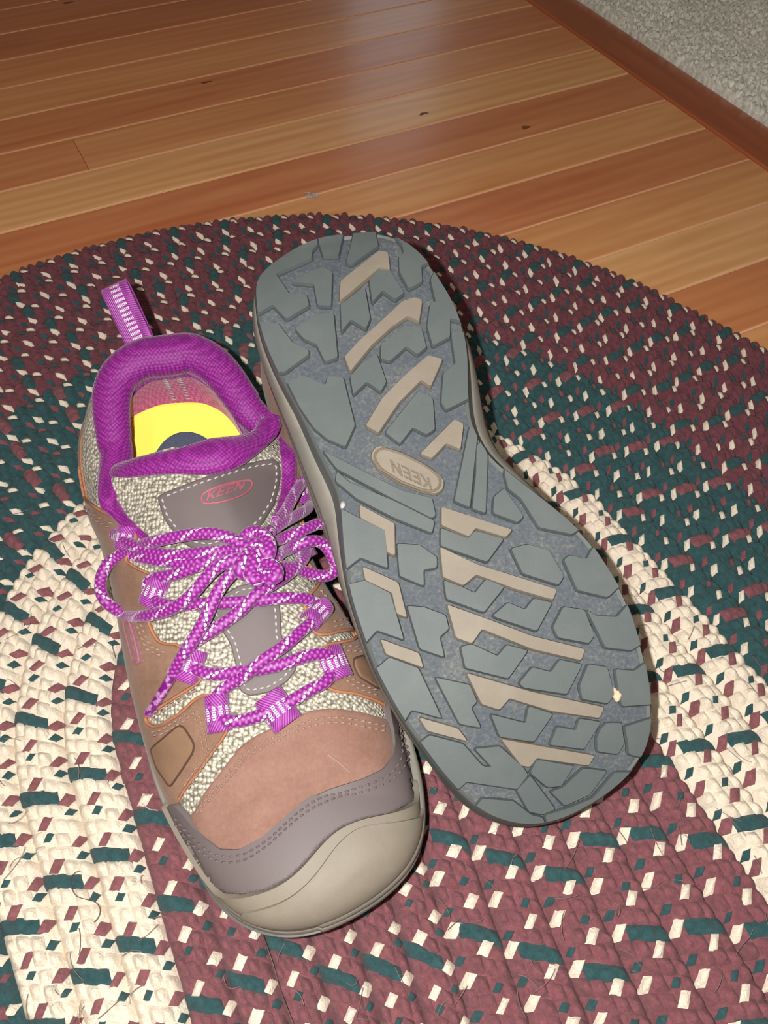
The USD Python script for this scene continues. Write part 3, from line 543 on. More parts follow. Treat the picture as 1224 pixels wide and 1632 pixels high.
part('midsole', ringloft([mid(.2, -.002, 0), mid(.22, .0008, .02), mid(.42, .0022, .12), mid(.70, .0036, .35), mid(.85, .0036, .55), mid(.88, .0024, .60), mid(.94, .0030, .68), mid(1, .0036, .85), mid(1, .0030, 1.0), mid(1, .0012, 1.10), mid(1, -.004, 1.12)]), MIDSOLE, smooth=40, label='dirt-streaked grey foam midsole wall')
web_poly = Polygon(TREAD - NF*.0016).buffer(0)
def tread_map(Z): return np.c_[Z, spring(Z[:, 0])], np.tile([0, 0, -1.0], (len(Z), 1))
wb = smooth_poly(np.array(web_poly.exterior.coords)[:-1], .003, 0)
part('tread_web', panel(wb, .003, lambda Z: (np.c_[Z, spring(Z[:, 0])+.0032], np.tile([0, 0, -1.0], (len(Z), 1))), .0004, .002, .001, rough=lambda P: .0012*(meshkit.fbm(P*420, 3)-.5))[0], WEB, ou, smooth=True)
CR = {'A': (400, 360, .16340), 'B': (560, 360, .16340), 'C': (430, 540, .16340), 'D': (580, 540, .16340), 'E': (500, 700, .19608), 'F': (680, 680, .22876), 'G': (540, 900, .21242), 'H': (780, 860, .22876), 'I': (620, 1080, .19608), 'J': (820, 1080, .19608), 'K': (390, 350, .3268), 'P': (0, 0, 1.0)}
def cr(k, pts): x, y, s = CR[k]; return np.array(pts, float)*s + [x, y]
LUGS = [('A', [(630,-20),(650,170),(595,240),(590,315),(240,465),(370,660),(540,672),(565,775),(345,905),(210,765),(90,840),(-80,870),(-80,200),(300,-20)]),
 ('A', [(700,400),(790,450),(780,780),(650,770),(615,565),(400,545),(540,470)]), ('A', [(665,170),(705,290),(850,290),(895,90),(880,-30),(640,-30)]),
 ('B', [(-49,350),(6,150),(31,-30),(240,-30),(235,80),(262,190),(0,375)]), ('B', [(430,-20),(435,100),(500,190),(510,270),(465,290),(470,440),(560,610),(690,540),(680,390),(760,345),(850,300),(900,-20)]),
 ('B', [(775,520),(825,740),(770,765),(742,980),(795,1165),(960,1080),(962,900),(1050,920),(1180,960),(1180,500),(840,380)]), ('D', [(855,-60),(860,0),(895,240),(778,330),(755,620),(800,690),(900,640),(1060,560),(1200,500),(1200,-80)]),
 ('A', [(875,765),(1110,605),(1160,900),(1120,1000),(975,910),(885,1020)]), ('B', [(175,525),(275,425),(380,440),(512,650),(425,715),(305,625),(205,740)]), ('K', [(248,533),(345,462),(432,455),(452,670),(392,692),(352,608),(290,580)]),
 ('K', [(20,500),(80,500),(165,510),(235,602),(310,635),(312,655),(195,742),(120,740),(20,560)]), ('C', [(175,430),(330,358),(545,452),(565,365),(715,378),(828,840),(735,1050),(560,975),(430,865),(290,660)]),
 ('C', [(785,365),(900,245),(1040,140),(1135,420),(1080,510),(945,415),(815,540)]), ('D', [(168,60),(385,-125),(558,-112),(608,80),(520,150),(415,70),(250,215),(165,190)]), ('D', [(210,910),(530,510),(670,580),(690,880),(610,930),(475,860),(350,1020)]),
 ('E', [(80,95),(420,270),(720,420),(960,480),(990,620),(960,640),(640,480),(190,240)]), ('E', [(190,262),(290,350),(660,505),(980,665),(960,760),(660,640),(350,480),(180,340)]), ('F', [(300,0),(360,10),(345,130),(300,560),(195,515),(260,200)]),
 ('F', [(385,100),(425,200),(410,600),(320,570),(345,330),(350,130)]), ('F', [(470,490),(540,430),(675,625),(635,665),(465,600)]), ('F', [(545,330),(570,430),(660,500),(785,700),(1015,748),(1060,715),(1300,600),(1000,300),(560,200)]),
 ('F', [(100,708),(290,780),(335,725),(535,782),(420,940),(100,828)]), ('F', [(590,850),(700,820),(850,860),(955,1040),(920,1100),(670,1020)]), ('H', [(520,140),(560,110),(680,135),(720,60),(900,-50),(1000,200),(900,330),(825,400),(615,350)]),
 ('H', [(515,470),(660,490),(730,665),(695,720),(480,680),(445,610)]), ('H', [(680,490),(740,530),(890,540),(960,460),(1100,400),(1150,700),(1060,725),(990,770),(810,750)]), ('H', [(25,530),(130,440),(250,490),(310,410),(435,440),(330,635),(60,545)]),
 ('G', [(790,118),(930,170),(1020,215),(1105,110),(1240,165),(1090,355),(810,255)]), ('P', [(735,1031),(752,1027),(793,1046),(808,1028),(841,1037),(810,1081),(742,1064)]), ('H', [(210,1000),(300,890),(430,925),(490,838),(645,870),(540,1075),(240,1030)]),
 ('H', [(690,870),(820,890),(870,1080),(825,1140),(650,1110),(630,1020)]), ('H', [(880,905),(1010,915),(1090,860),(1200,850),(1250,1140),(1140,1145),(930,1160),(905,1080)]), ('P', [(783,1139),(838,1153),(843,1126),(881,1138),(851,1182),(797,1174)]),
 ('J', [(350,400),(500,430),(530,335),(700,362),(565,580),(290,545)]), ('J', [(700,420),(750,370),(870,370),(890,540),(840,620),(680,600),(670,500)]), ('J', [(900,400),(1120,330),(1200,330),(1150,640),(1000,640),(930,620),(925,540)]),
 ('J', [(180,668),(230,675),(480,720),(380,880),(270,890),(130,775)]), ('J', [(300,930),(400,890),(560,740),(750,760),(610,950),(410,1040)]), ('J', [(820,770),(960,770),(1150,650),(1150,1000),(700,1300),(300,1300),(250,1120),(450,1060),(640,980)]),
 ('I', [(760,985),(1010,1005),(1160,1120),(1250,1140),(1300,1300),(900,1300),(700,1060)]), ('J', [(20,915),(130,800),(330,1070),(230,1110),(120,1090)]), ('I', [(330,470),(600,540),(760,720),(850,740),(700,580),(900,560),(1085,725),(1130,790),(1040,905),(630,845),(560,910),(150,600),(235,545)]),
 ('G', [(290,775),(380,697),(595,777),(770,1150),(545,1088),(490,1175),(400,1250),(200,780)]), ('G', [(-60,60),(60,150),(195,120),(385,215),(485,560),(285,490),(195,590),(0,400)]), ('E', [(210,560),(370,642),(578,742),(600,1045),(380,960),(250,1060),(150,900)]),
 ('E', [(680,850),(860,860),(1000,960),(1000,1040),(890,1060),(895,1190),(700,1110)]), ('G', [(515,310),(640,320),(800,380),(825,480),(755,540),(790,690),(610,630)]), ('I', [(380,0),(560,40),(655,60),(715,195),(665,245),(745,405),(575,375)])]
TANS = [('B', [(-104,540),(270,245),(355,260),(375,430),(280,405),(0,640),(-115,735)]), ('K', [(640,520),(770,400),(830,380),(865,395),(850,497),(795,470),(720,520),(620,610),(515,740),(488,670),(560,590)]), ('D', [(20,845),(180,580),(420,340),(625,165),(765,200),(650,465),(560,400),(340,620),(140,915)]),
 ('D', [(550,1120),(720,950),(880,790),(970,830),(940,1075),(800,1020),(660,1165)]), ('E', [(375,535),(655,685),(660,945),(595,915),(580,740),(380,640)]), ('G', [(180,15),(445,135),(510,395),(435,365),(400,210),(200,115)]), ('G', [(315,560),(600,665),(632,770),(355,670)]), ('I', [(245,325),(560,415),(635,515),(310,430)]),
 ('F', [(105,560),(595,720),(550,770),(340,705),(295,765),(105,685)]), ('F', [(95,840),(350,960),(905,1135),(880,1205),(620,1130),(345,1030),(255,1105),(115,1045)]), ('P', [(713,964),(780,988),(848,1014),(932,1035),(926,1052),(848,1034),(768,1002),(752,1025),(727,1016)]),
 ('P', [(744,1073),(795,1088),(848,1103),(963,1127.6),(955,1144),(879,1133),(820,1115),(812,1112.5),(796,1131),(768,1122)]), ('P', [(799,1178),(870,1191),(947,1204.5),(938,1220),(855,1208),(845,1222),(831,1220)])]
def lug(k, pts, name, m, th, lab=None):
    P = smooth_poly(to_sole(cr(k, pts)), .0008, 1); g = Polygon(P).buffer(.0006, join_style='mitre').intersection(TREAD_POLY.buffer(-.0002))
    if hasattr(g, 'geoms'): g = max(g.geoms, key=lambda a: a.area)
    B = resample(np.array(g.exterior.coords)[:-1], .0006)
    mp = lambda Z: (np.c_[Z, spring(Z[:, 0])+.0026], np.tile([0, 0, -1.0], (len(Z), 1)))
    return part(name, panel(B, .0030, mp, th, .00045, .0012, ring=.00055)[0], m, ou, smooth=28, label=lab)
for k, p_ in LUGS: lug(k, p_, 'lug', LUG, .0027)
for k, p_ in TANS: lug(k, p_, 'tan_lug', TAN, .0029, 'tan rubber tread lug')
ov = cr('E', [(470,150),(478,100),(505,65),(545,55),(700,100),(900,200),(1020,285),(1058,345),(1045,405),(990,440),(880,420),(700,350),(530,240)])
ov2 = np.mean(ov, 0) + (ov-np.mean(ov, 0))*.86
plate = lug('P', ov, 'tread_badge', TAN, .0024, 'tan oval badge on the tread')
o3 = to_sole(ov); o4 = to_sole(ov2)
def flat_map(h): return lambda Z: (np.c_[Z, spring(Z[:, 0])+h], np.tile([0, 0, -1.0], (len(Z), 1)))
ringm = MB(); ra, rb_ = resample(smooth_poly(o3, .0015), .001), None
rc = smooth_poly(to_sole(np.mean(ov, 0)+(ov-np.mean(ov, 0))*.93), .0015); rc = np.vstack([rc, rc[:1]])
tv, tf, tu = tube(np.c_[rc, spring(rc[:, 0])+.0004], .0007, 6, False); part('badge_rim', (tv, tf), BADGE, plate, smooth=True)
def text_on(text, px0, dx, dy, mapfn, h, depth_n=0.0002, bold=True):
    """lettering: text plane axes dx, dy (pixels per capital height), origin px0, laid on a surface"""
    t = meshkit.text_mesh(text, 1.0, .3, bold); t = t.subdivide() if len(t.vertices) < 1500 else t
    v = np.array(t.vertices); px = np.array(px0) + v[:, :1]*np.array(dx) + v[:, 1:2]*np.array(dy)
    P, N = mapfn(px); return P + N*((v[:, 2:]/.3)*h - depth_n), np.array(t.faces)
part('badge_lettering', text_on('KEEN', (686, 763), (-18.5, -8.7), (6.2, -22.0) if False else (5.0, 19.0), lambda px: (lambda Z: (np.c_[Z, spring(Z[:, 0])+.0006], np.tile([0, 0, -1.0], (len(Z), 1))))(to_sole(px)), .0012), BADGE, plate, smooth=False, label='raised lettering on the tread badge')
# upper textile
up = part('upper', (UG.reshape(-1, 3), UF), KNIT, smooth=True, label='grey knit mesh upper')
# collar: padded ring on the crest, lining wall, heel lining, insole
jp = int(np.argmin(np.abs(np.arange(i_toe)*0 + I_pos[:i_toe, 0]-.068) + (Fo[:i_toe, 0] > .075)))
jm = i_toe + int(np.argmin(np.abs(I_pos[i_toe:, 0]-.069) + (Fo[i_toe:, 0] > .075)))
core = spline(np.vstack([I_pos[jm:], I_pos[:jp+1]])[::6], n=160)[14:-10]
extL = px_surf([(180, 796), (188, 810), (200, 827), (214, 841), (232, 856), (246, 868)], 0)
extL = (extL[0] + extL[1]*np.array([.0042, .0034, .0024, .0016, .001, .0004])[:, None])[::-1]; extR = px_surf([(449, 700), (454, 728), (455, 760), (450, 796), (438, 830)], .0020)[0]
ring = spline(np.vstack([extL, core[4:-4:5], extR]), n=170)
cen = np.array([.045, -.002])
T = np.gradient(ring, axis=0); T /= np.linalg.norm(T, axis=1, keepdims=True)
INW = np.cross([0, 0, 1.0], T); INW /= np.linalg.norm(INW, axis=1, keepdims=True)
if ((cen-ring[:, :2])*INW[:, :2]).sum() < 0: INW = -INW
UPW = np.cross(T, INW); UPW *= np.sign(UPW[:, 2:])
tt = np.linspace(-1, 1, 170); NR = 170
thick = np.interp(tt, [-1, -.86, -.74, -.60, -.35, 0, .35, .58, .70, .80, .90, 1], [.0012, .0020, .0036, .0062, .0078, .0098, .0078, .0064, .0046, .0034, .0030, .0018])
thick = gaussian_filter1d(thick, 4, mode='nearest')
prof = np.radians(np.linspace(228, -52, 26))                 # from outside low, over the top, to inside low
col = MB(); cc = ring - UPW*(thick*.70)[:, None] + INW*(thick*.25)[:, None]
W_ = cc[:, None] + thick[:, None, None]*(1.15*np.cos(prof)[None, :, None]*INW[:, None] + np.sin(prof)[None, :, None]*UPW[:, None])
col.add(W_.reshape(-1, 3), grid_faces(NR, 26))
cl = part('collar', col.mesh(), PURPLE, smooth=True, label='thick padded purple mesh collar')
inn = W_[30:-30, -1]; INW = INW[30:-30]; T = T[30:-30]; NR = len(inn)                                               # inner lower edge of the pad
INS_Z = .047
def insole_z(x): return INS_Z + .010*np.clip((.050-x)/.05, 0, 1)**2 - .004*np.clip((x-.08)/.08, 0, 1)
INS = Polygon(FULL - NF*.0085).buffer(-.001); ipx = np.array(INS.exterior.coords)
def inset_pt(p): q = INS.exterior.interpolate(INS.exterior.project(Point(*p))); return np.array([q.x, q.y])
low = np.array([inset_pt(p[:2]) for p in inn]); k_ = np.ones(9)/9
low = np.stack([np.convolve(np.pad(low[:, i], 4, 'edge'), k_, 'valid') for i in (0, 1)], 1)
lowz = insole_z(low[:, 0]) - .001
tl_ = np.linspace(-1, 1, NR); fs = np.clip(.05 + 1.5*np.abs(tl_)**2.2, .05, .85)          # the mauve heel lining rises in an arch at the back
def wall_rows(f0, f1, n):
    g = f0[:, None] + (f1-f0)[:, None]*np.linspace(0, 1, n)[None, :]
    return inn[:, None]*(1-g)[..., None] + np.c_[low, lowz][:, None]*g[..., None] - INW[:, None]*(.0015*np.sin(np.pi*g))[..., None]
z0, z1 = np.zeros(NR), np.ones(NR)
part('collar_lining', (wall_rows(z0, fs, 10).reshape(-1, 3), grid_faces(NR, 10)[:, ::-1]), PURPLE, cl, smooth=True)
LO = wall_rows(fs, z1, 12)
hl = part('heel_lining', (LO.reshape(-1, 3), grid_faces(NR, 12)[:, ::-1]), MAUVE, cl, smooth=True, label='ribbed mauve heel lining')
part('lining_seam', tube(spline(LO[::4, 0]+INW[::4]*.0003, n=110), .0005, 6)[:2], PURPLE, hl, smooth=True)
zz = MB(); mid_i = NR//2                                      # zigzag seam down the heel
for sd in (-1, 1):
    c = [LO[mid_i+2*sd, j] for j in range(0, 10)]; c = spline(np.array(c)+INW[mid_i]*.0006, n=18); c = c + np.outer(np.where(np.arange(18) % 2, 1, -1)*.0009, T[mid_i])
    for a, b in zip(c[:-1:2], c[1::2]): zz.add(*tube(np.linspace(a, b, 3), .00035, 5)[:2])
part('heel_seam', zz.mesh(), THREADW, hl, smooth=True, kind='stuff')
ib = np.array(INS.intersection(shapely.box(0, -.1, .15, .1)).exterior.coords)[:-1]; ib = smooth_poly(ib, .003, 2)
ins = part('insole', panel(ib, .004, lambda Z: (np.c_[Z, insole_z(Z[:, 0])+.0035*np.clip((np.abs(Z[:, 1]+.004)-.012)/.02, 0, 1.4)**2*np.clip((.09-Z[:, 0])/.06, 0, 1)], np.tile([0, 0, 1.0], (len(Z), 1))), .001, .003, .004)[0], YELLOW, smooth=True, label='bright yellow foam insole')
an = np.linspace(0, 2*np.pi, 60, endpoint=False); ell = np.stack([.053+.028*np.cos(an)*np.where(np.cos(an) > 0, 1.6, 1.0), -.004+.019*np.sin(an)], 1)
part('insole_patch', panel(ell, .003, lambda Z: (np.c_[Z, insole_z(Z[:, 0])+.0012], np.tile([0, 0, 1.0], (len(Z), 1))), .0006, .001, .002)[0], NAVY, ins, smooth=True, label='navy cloth heel patch')
# tongue: padded purple top edge, coated patches with the maker's name, side bindings
def strand(px, h, r=.0026, step=.0016, n=12, name='lace', **k):
    """a cord through traced pixels, h metres above the upper (one number or one per point)"""
    px = np.array(px, float); hh = np.broadcast_to(np.array(h, float), len(px))
    P, N = px_surf(px); return spline(P + N*hh[:, None], step=step)
tp = spline(np.array([(.0640, -.0345, .0765), (.0730, -.0290, .0845), (.0805, -.0160, .0925), (.0850, .0000, .0955), (.0850, .0120, .0945), (.0790, .0240, .0900), (.0710, .0335, .0858), (.0595, .0405, .0850)]), n=80)
tv = MB(); Tt = np.gradient(tp, axis=0); Tt /= np.linalg.norm(Tt, axis=1, keepdims=True)
fwd = np.cross([0, 0, 1.0], Tt); fwd /= np.linalg.norm(fwd, axis=1, keepdims=True); fwd *= np.sign(fwd[:, :1]); upv = np.cross(Tt, fwd); upv *= np.sign(upv[:, 2:])
u = np.linspace(0, 1, 80); rr = .0032 + .0012*np.sin(np.pi*u)**.7 + .0028*np.exp(-((u-.60)/.15)**2); rr *= np.clip(u/.06, .45, 1)*np.clip((1-u)/.03, .75, 1)*(1+.25*np.clip((u-.85)/.15, 0, 1))
aa = np.linspace(0, 2*np.pi, 25)
Vt_ = tp[:, None] + rr[:, None, None]*(1.35*np.cos(aa)[None, :, None]*fwd[:, None] + .85*np.sin(aa)[None, :, None]*upv[:, None]) 
tv.add(Vt_.reshape(-1, 3), grid_faces(80, 25))
tongue = part('tongue_edge', tv.mesh(), PURPLE, smooth=True, label='padded purple mesh top edge of the tongue')
def skin_panel(name, px, m, th, parent=None, step=4.5, redge=.0012, rnd=2, lab=None, edge=None, bulge=0.0, lift=0.0):
    B = smooth_poly(px, 1.8, rnd*4)
    mp = skin_map if not lift else (lambda Z: px_surf(Z, lift))
    al, top, sd = panel(B, step, mp, th, redge, .0008+lift, bulge=bulge)
    k = part(name, al if edge is None else top, m, parent, smooth=50, label=lab)
    if edge is not None: part('cut_edge', sd, edge, k, smooth=60)
    return k, B
def stitches(px, parent, m=THREAD, lift=.0013, length=7.0, gap=4.0, r=.00042, px_space=True, sv=None):
    """a row of thread stitches along a traced line"""
    L = resample(px, 1.0, False); seg = np.r_[0, np.cumsum(np.linalg.norm(np.diff(L, axis=0), axis=1))]; m_ = MB()
    st = np.arange(0, seg[-1]-length, length+gap); ends = np.stack([np.interp(np.concatenate([st, st+length*.5, st+length]), seg, L[:, k]) for k in (0, 1)], 1)
    P, N = px_surf(ends); n = len(st)
    for i in range(n):
        a, b, c = P[i]+N[i]*(lift-.0002), P[n+i]+N[n+i]*(lift+.0004), P[2*n+i]+N[2*n+i]*(lift-.0002)
        if np.linalg.norm(a-c) < .02: m_.add(*tube(np.array([a, (a+b)/2+N[i]*.0001, b, (b+c)/2+N[i]*.0001, c]), [r*.6, r, r, r, r*.6], 5)[:2])
    if m_.v: part('stitching', m_.mesh(), m, parent, smooth=True, kind='stuff')
def inset(B, d):                                              # line d pixels inside a closed outline
    g = Polygon(B).buffer(0).buffer(-d); g = max(g.geoms, key=lambda a: a.area) if hasattr(g, 'geoms') else g; return np.array(g.exterior.coords)
PATCH = [(251,792),(268,783),(310,767),(351,753),(385,742),(414,734),(435,731),(443,737),(446,748),(445,773),(437,804),(418,836),(390,862),(335,878),(300,872),(280,852),(262,828)]
pt, B = skin_panel('tongue_patch', PATCH, RAND, .0013, tongue, lab='taupe coated patch on the tongue', step=5)
stitches(inset(B, 9), pt, THREADW, .0016, 6, 5)
PATCH2 = [(347,960),(352,951),(382,933),(421,927),(438,933),(443,950),(447,977),(449,1016),(463,1034),(473,1067),(457,1088),(430,1104),(398,1110),(383,1102),(376,1060),(368,1028),(357,1010),(343,993),(335,977)]
pt2, B = skin_panel('tongue_patch', PATCH2, RAND, .0011, tongue, lab='taupe coated patch under the crossed laces', step=5)
stitches(inset(B, 9), pt2, THREADW, .0014, 6, 5)
def line_tube(px, r, lift, step=.0012, close=False):
    L = smooth_poly(px, 2.0, 2) if close else resample(px, 2.0, False)
    if close: L = np.vstack([L, L[:2]])
    P, N = px_surf(L); return tube(P+N*lift, r, 6, not close)[:2]
OVAL = [(321,797),(323,790),(332,784),(350,777),(375,770),(390,768),(398,768),(400,774),(397,782),(388,790),(372,797),(355,802),(335,805),(324,804)]
part('badge_outline', line_tube(OVAL, .0005, .0014, close=True), PINK, pt, smooth=True, label='pink oval outline')
part('badge_lettering', text_on('KEEN', (327.5, 801.0), (16.3, -5.5), (4.6, -14.5), lambda q: px_surf(q, .0012), .0006), PINK, pt, label='pink raised lettering')
# side leather, both sides, continued round the heel and down to the midsole
LEFT = [(118,738),(126,750),(131,782),(142,798),(166,814),(189,827),(211,842),(222,853),(219,868),(206,888),(206,896),(224,907),(250,919),(256,930),(246,938),(240,950),(250,972),(246,985),(240,992),(247,1008),(256,1023),(270,1027),(284,1027),(300,1040),(327,1077),(318,1089),(289,1107),(261,1125),(245,1135),(236,1143),(240,1152),(247,1158),(260,1156),(291,1136),(314,1114),(329,1107),(345,1109),(363,1128),(368,1146),(366,1161),(353,1182),(334,1208),(318,1231),(297,1258),(286,1279)]
RIGHT = [(470,668),(466,690),(471,703),(474,717),(466,742),(460,758),(465,782),(468,806),(474,824),(484,838),(490,856),(486,878),(484,895),(497,915),(508,928),(496,945),(480,957),(484,972),(494,1004),(503,1013),(519,1014),(538,1008),(558,1006),(566,1014),(562,1022),(540,1026),(520,1029),(507,1038),(504,1044),(514,1058),(534,1081),(518,1096),(532,1103),(563,1107),(595,1118),(615,1130)]
def side_panel(px, s0, name, lab):
    Z = sv_strip(px, s0); Bq = smooth_poly(Z, .0011, 3)
    al, top, sd = panel(Bq, .0028, sv_map, .0017, .0012, .0008)
    k = part(name, top, LEATHER_S, up, smooth=50, label=lab); part('cut_edge', sd, CUTEDGE, k, smooth=60)
    L = smooth_poly(px, 3.0, 3)[3:-3]; L = L[:int(len(resample(px, 3.0, False)))-6]; P, N = px_surf(L); part('edge_trim', tube(P+N*.0015, .00065, 6)[:2], CUTEDGE, k, smooth=True); return k
SL = side_panel(LEFT, .9995, 'side_leather', 'brown nubuck outer side panel')
SR = side_panel(RIGHT, .0005, 'side_leather', 'brown nubuck arch side panel')
for ln in ([(243,1139),(262,1130),(290,1112),(318,1094)], [(247,1143),(264,1135),(292,1116),(318,1099)], [(247,1166),(262,1163),(293,1144),(318,1124)], [(251,1171),(266,1168),(296,1150),(318,1131)],
           [(306,1255),(326,1224),(345,1196),(353,1178)], [(299,1252),(318,1222),(337,1193),(345,1176)], [(228,985),(236,1008),(246,1030),(268,1040)], [(222,988),(230,1010),(240,1034),(264,1046)],
           [(140,806),(164,823),(190,838)], [(136,810),(160,828),(186,844)], [(318,1130),(330,1168),(335,1195)], [(312,1134),(324,1172),(329,1198)]):
    stitches(ln, SL, THREAD, .0021, 5.5, 4)
for ln in ([(528,1002),(548,997),(556,998)], [(526,995),(546,990),(553,991)], [(532,1036),(552,1033),(575,1036)], [(530,1043),(552,1040),(578,1043)], [(505,945),(518,960),(524,985)], [(541,1060),(546,1085),(566,1100),(600,1113)], [(547,1058),(553,1082),(572,1095),(603,1106)]):
    stitches(ln, SR, THREAD, .0021, 5.5, 4)
# raised olive inlays with a dark groove round them
for nm, P_, pa in (('side_inlay', [(246,1192),(289,1155),(297,1158),(313,1184),(312,1198),(296,1224),(277,1253),(256,1222)], SL), ('side_inlay', [(558,1052),(575,1047),(588,1052),(605,1100),(598,1101),(567,1081),(560,1066)], SR),
                   ('side_inlay', [(527,948),(536,960),(547,985),(543,985),(537,978),(531,962)], SR)):
    k, B = skin_panel(nm, P_, LEATHER2, .0021, pa, step=4, lab='olive brown inlay')
    part('inlay_groove', line_tube(B, .00042, .0018, close=True), GROOVE, k, smooth=True)
SIDEOVAL = [(203,985),(207,983),(212,990),(219,1012),(226,1040),(228,1053),(223,1058),(218,1052),(211,1025),(204,998)]
part('side_badge', line_tube(SIDEOVAL, .0005, .0020, close=True), PINK2, SL, smooth=True)
part('side_lettering', text_on('KEEN', (206.5, 987), (5.2, 20.0), (9.5, -2.6), lambda q: px_surf(q, .0018), .0006), PINK2, SL)
# toe: leather, coated rand, rubber bumper
TOE = [(304,1299),(312,1292),(326,1264),(356,1225),(383,1190),(409,1172),(462,1146),(498,1132),(533,1129),(577,1136),(612,1146),(620,1165),(626,1203),(615,1228),(580,1246),(530,1262),(492,1280),(457,1310),(421,1341),(386,1359),(352,1358),(322,1338)]
tl, B = skin_panel('toe_leather', TOE, LEATHER, .0016, up, lab='reddish brown nubuck toe panel', edge=CUTEDGE, step=6)
for d in (9, 18):
    L = [(313+d*.55,1297-d*.1),(329+d*.6,1268+d*.2),(360+d*.6,1231+d*.3),(388+d*.6,1197+d*.4),(413+d*.5,1180+d*.6),(464+d*.3,1154+d*.75),(499+d*.2,1140+d*.85),(533,1137+d*.85),(577-d*.1,1144+d*.85),(611,1153+d*.85)]
    stitches(spline(L, n=160), tl, THREAD, .0019, 6, 4.5)
part('scuff', line_tube([(520,1201),(540,1217),(556,1231)], .0004, .0017), THREAD, tl, smooth=True)
RANDP = [(280,1277),(286,1279),(304,1299),(316,1316),(332,1332),(356,1351),(383,1353),(418,1335),(453,1304),(489,1273),(524,1256),(577,1240),(606,1226),(618,1208),(621,1190),(619,1170),(614,1145),(609,1118),(616,1112),(632,1138),(650,1180),(667,1230),(666,1256),(661,1274),(621,1298),(577,1307),(542,1321),(515,1343),(489,1374),(462,1400),(427,1418),(392,1424),(365,1420),(326,1388),(299,1348),(276,1305),(268,1283)]
rd, B = skin_panel('toe_rand', RANDP, RAND, .0024, up, lab='taupe coated toe rand', step=5, redge=.001)
for d in (8, 17):
    L = [(287+d*.1,1290+d),(305,1312+d),(328,1336+d),(354,1354+d),(384,1356+d),(422,1338+d*.95),(457,1308+d*.9),(492,1278+d),(527,1261+d),(578,1245+d),(609+d*.5,1231+d*.8),(622+d,1211+d*.3),(624+d*.95,1190),(621+d*.9,1165),(616+d*.9,1142)]
    stitches(spline(L, n=200), rd, THREADD, .0027, 6, 5)
BUMP = [(262,1275),(276,1304),(299,1346),(326,1385),(365,1417),(392,1421),(427,1415),(462,1397),(489,1371),(515,1340),(542,1318),(577,1304),(621,1295),(655,1275),(664,1258),(668,1235)]
def low_panel(px, name, m, th, parent, redge, bulge=0, lab=None):
    Z = sv_strip(spline(px, n=90), smooth=10); Bq = smooth_poly(Z, .0012, 6)
    return part(name, panel(Bq, .003, sv_map, th, redge, .001, bulge=bulge)[0], m, parent, smooth=60, label=lab)
bm = low_panel(BUMP, 'toe_bumper', BUMPER, .0042, up, .0016, 0, 'greige rubber toe bumper')
low_panel([(392,1437),(436,1434),(471,1418),(502,1388),(528,1353),(551,1329),(577,1316),(617,1311),(655,1298),(672,1285)], 'bumper_cap', BUMPER, .0053, bm, .0020, .0008)
low_panel([(290,1360),(330,1408),(356,1421),(392,1437),(436,1436),(471,1424)], 'bumper_ridge', BUMPER, .0042, bm, .0016)
# pull loop: a folded strip of webbing at the heel
def strip(C, wdir, width, thick=.0011, nv=9):
    """flat tape along C; wdir: across direction per point; st = (across, along)"""
    C = np.asarray(C, float); W = np.broadcast_to(np.asarray(wdir, float), C.shape); W = W/np.linalg.norm(W, axis=1, keepdims=True)
    T = np.gradient(C, axis=0); T /= np.linalg.norm(T, axis=1, keepdims=True); W = W - T*(W*T).sum(1, keepdims=True); W /= np.linalg.norm(W, axis=1, keepdims=True); N = np.cross(T, W)
    L = np.r_[0, np.cumsum(np.linalg.norm(np.diff(C, axis=0), axis=1))]; a = np.linspace(-.5, .5, nv)
    prof = np.concatenate([np.stack([a, np.full(nv, .5)], 1), np.stack([a[::-1], np.full(nv, -.5)], 1)]); prof = np.vstack([prof, prof[:1]])
    V = C[:, None] + prof[None, :, :1]*width*W[:, None] + prof[None, :, 1:]*thick*N[:, None]
    uv = np.stack(np.broadcast_arrays(prof[None, :, 0]+.5, L[:, None]), -1)
    f = grid_faces(len(C), len(prof))[:, ::-1]; f = np.vstack([f[:, [0, 1, 2]], f[:, [0, 2, 3]]])
    k = len(prof); e = [(0, j, j+1) for j in range(1, k-2)] + [((len(C)-1)*k, (len(C)-1)*k+j+1, (len(C)-1)*k+j) for j in range(1, k-2)]
    return (V.reshape(-1, 3), np.vstack([f, e])), uv.reshape(-1, 2)
UPL = np.array([UP @ S1X, UP @ S1Y, UP[2]]); RTL = np.array([RT @ S1X, RT @ S1Y, RT[2]]); FWL = np.array([FW @ S1X, FW @ S1Y, FW[2]])
b0 = l1(at_z([(228, 556)], .0115+.094))[0]
along = (-.42*RTL + .91*UPL); along /= np.linalg.norm(along)
across = np.array([.30, 1, 0])*0 + RTL*.91 + UPL*.42
C = [b0-along*.010, b0+along*.008-FWL*.001, b0+along*.022-FWL*.0015, b0+along*.0325-FWL*.001, b0+along*.0350+FWL*.002, b0+along*.032+FWL*.0045, b0+along*.018+FWL*.005, b0+along*.006+FWL*.004, b0-along*.001+FWL*.002]
vf, uv = strip(spline(C, n=70), across, .0135); part('pull_loop', vf, TAPE, uv=uv, smooth=40, label='purple and white webbing pull loop')
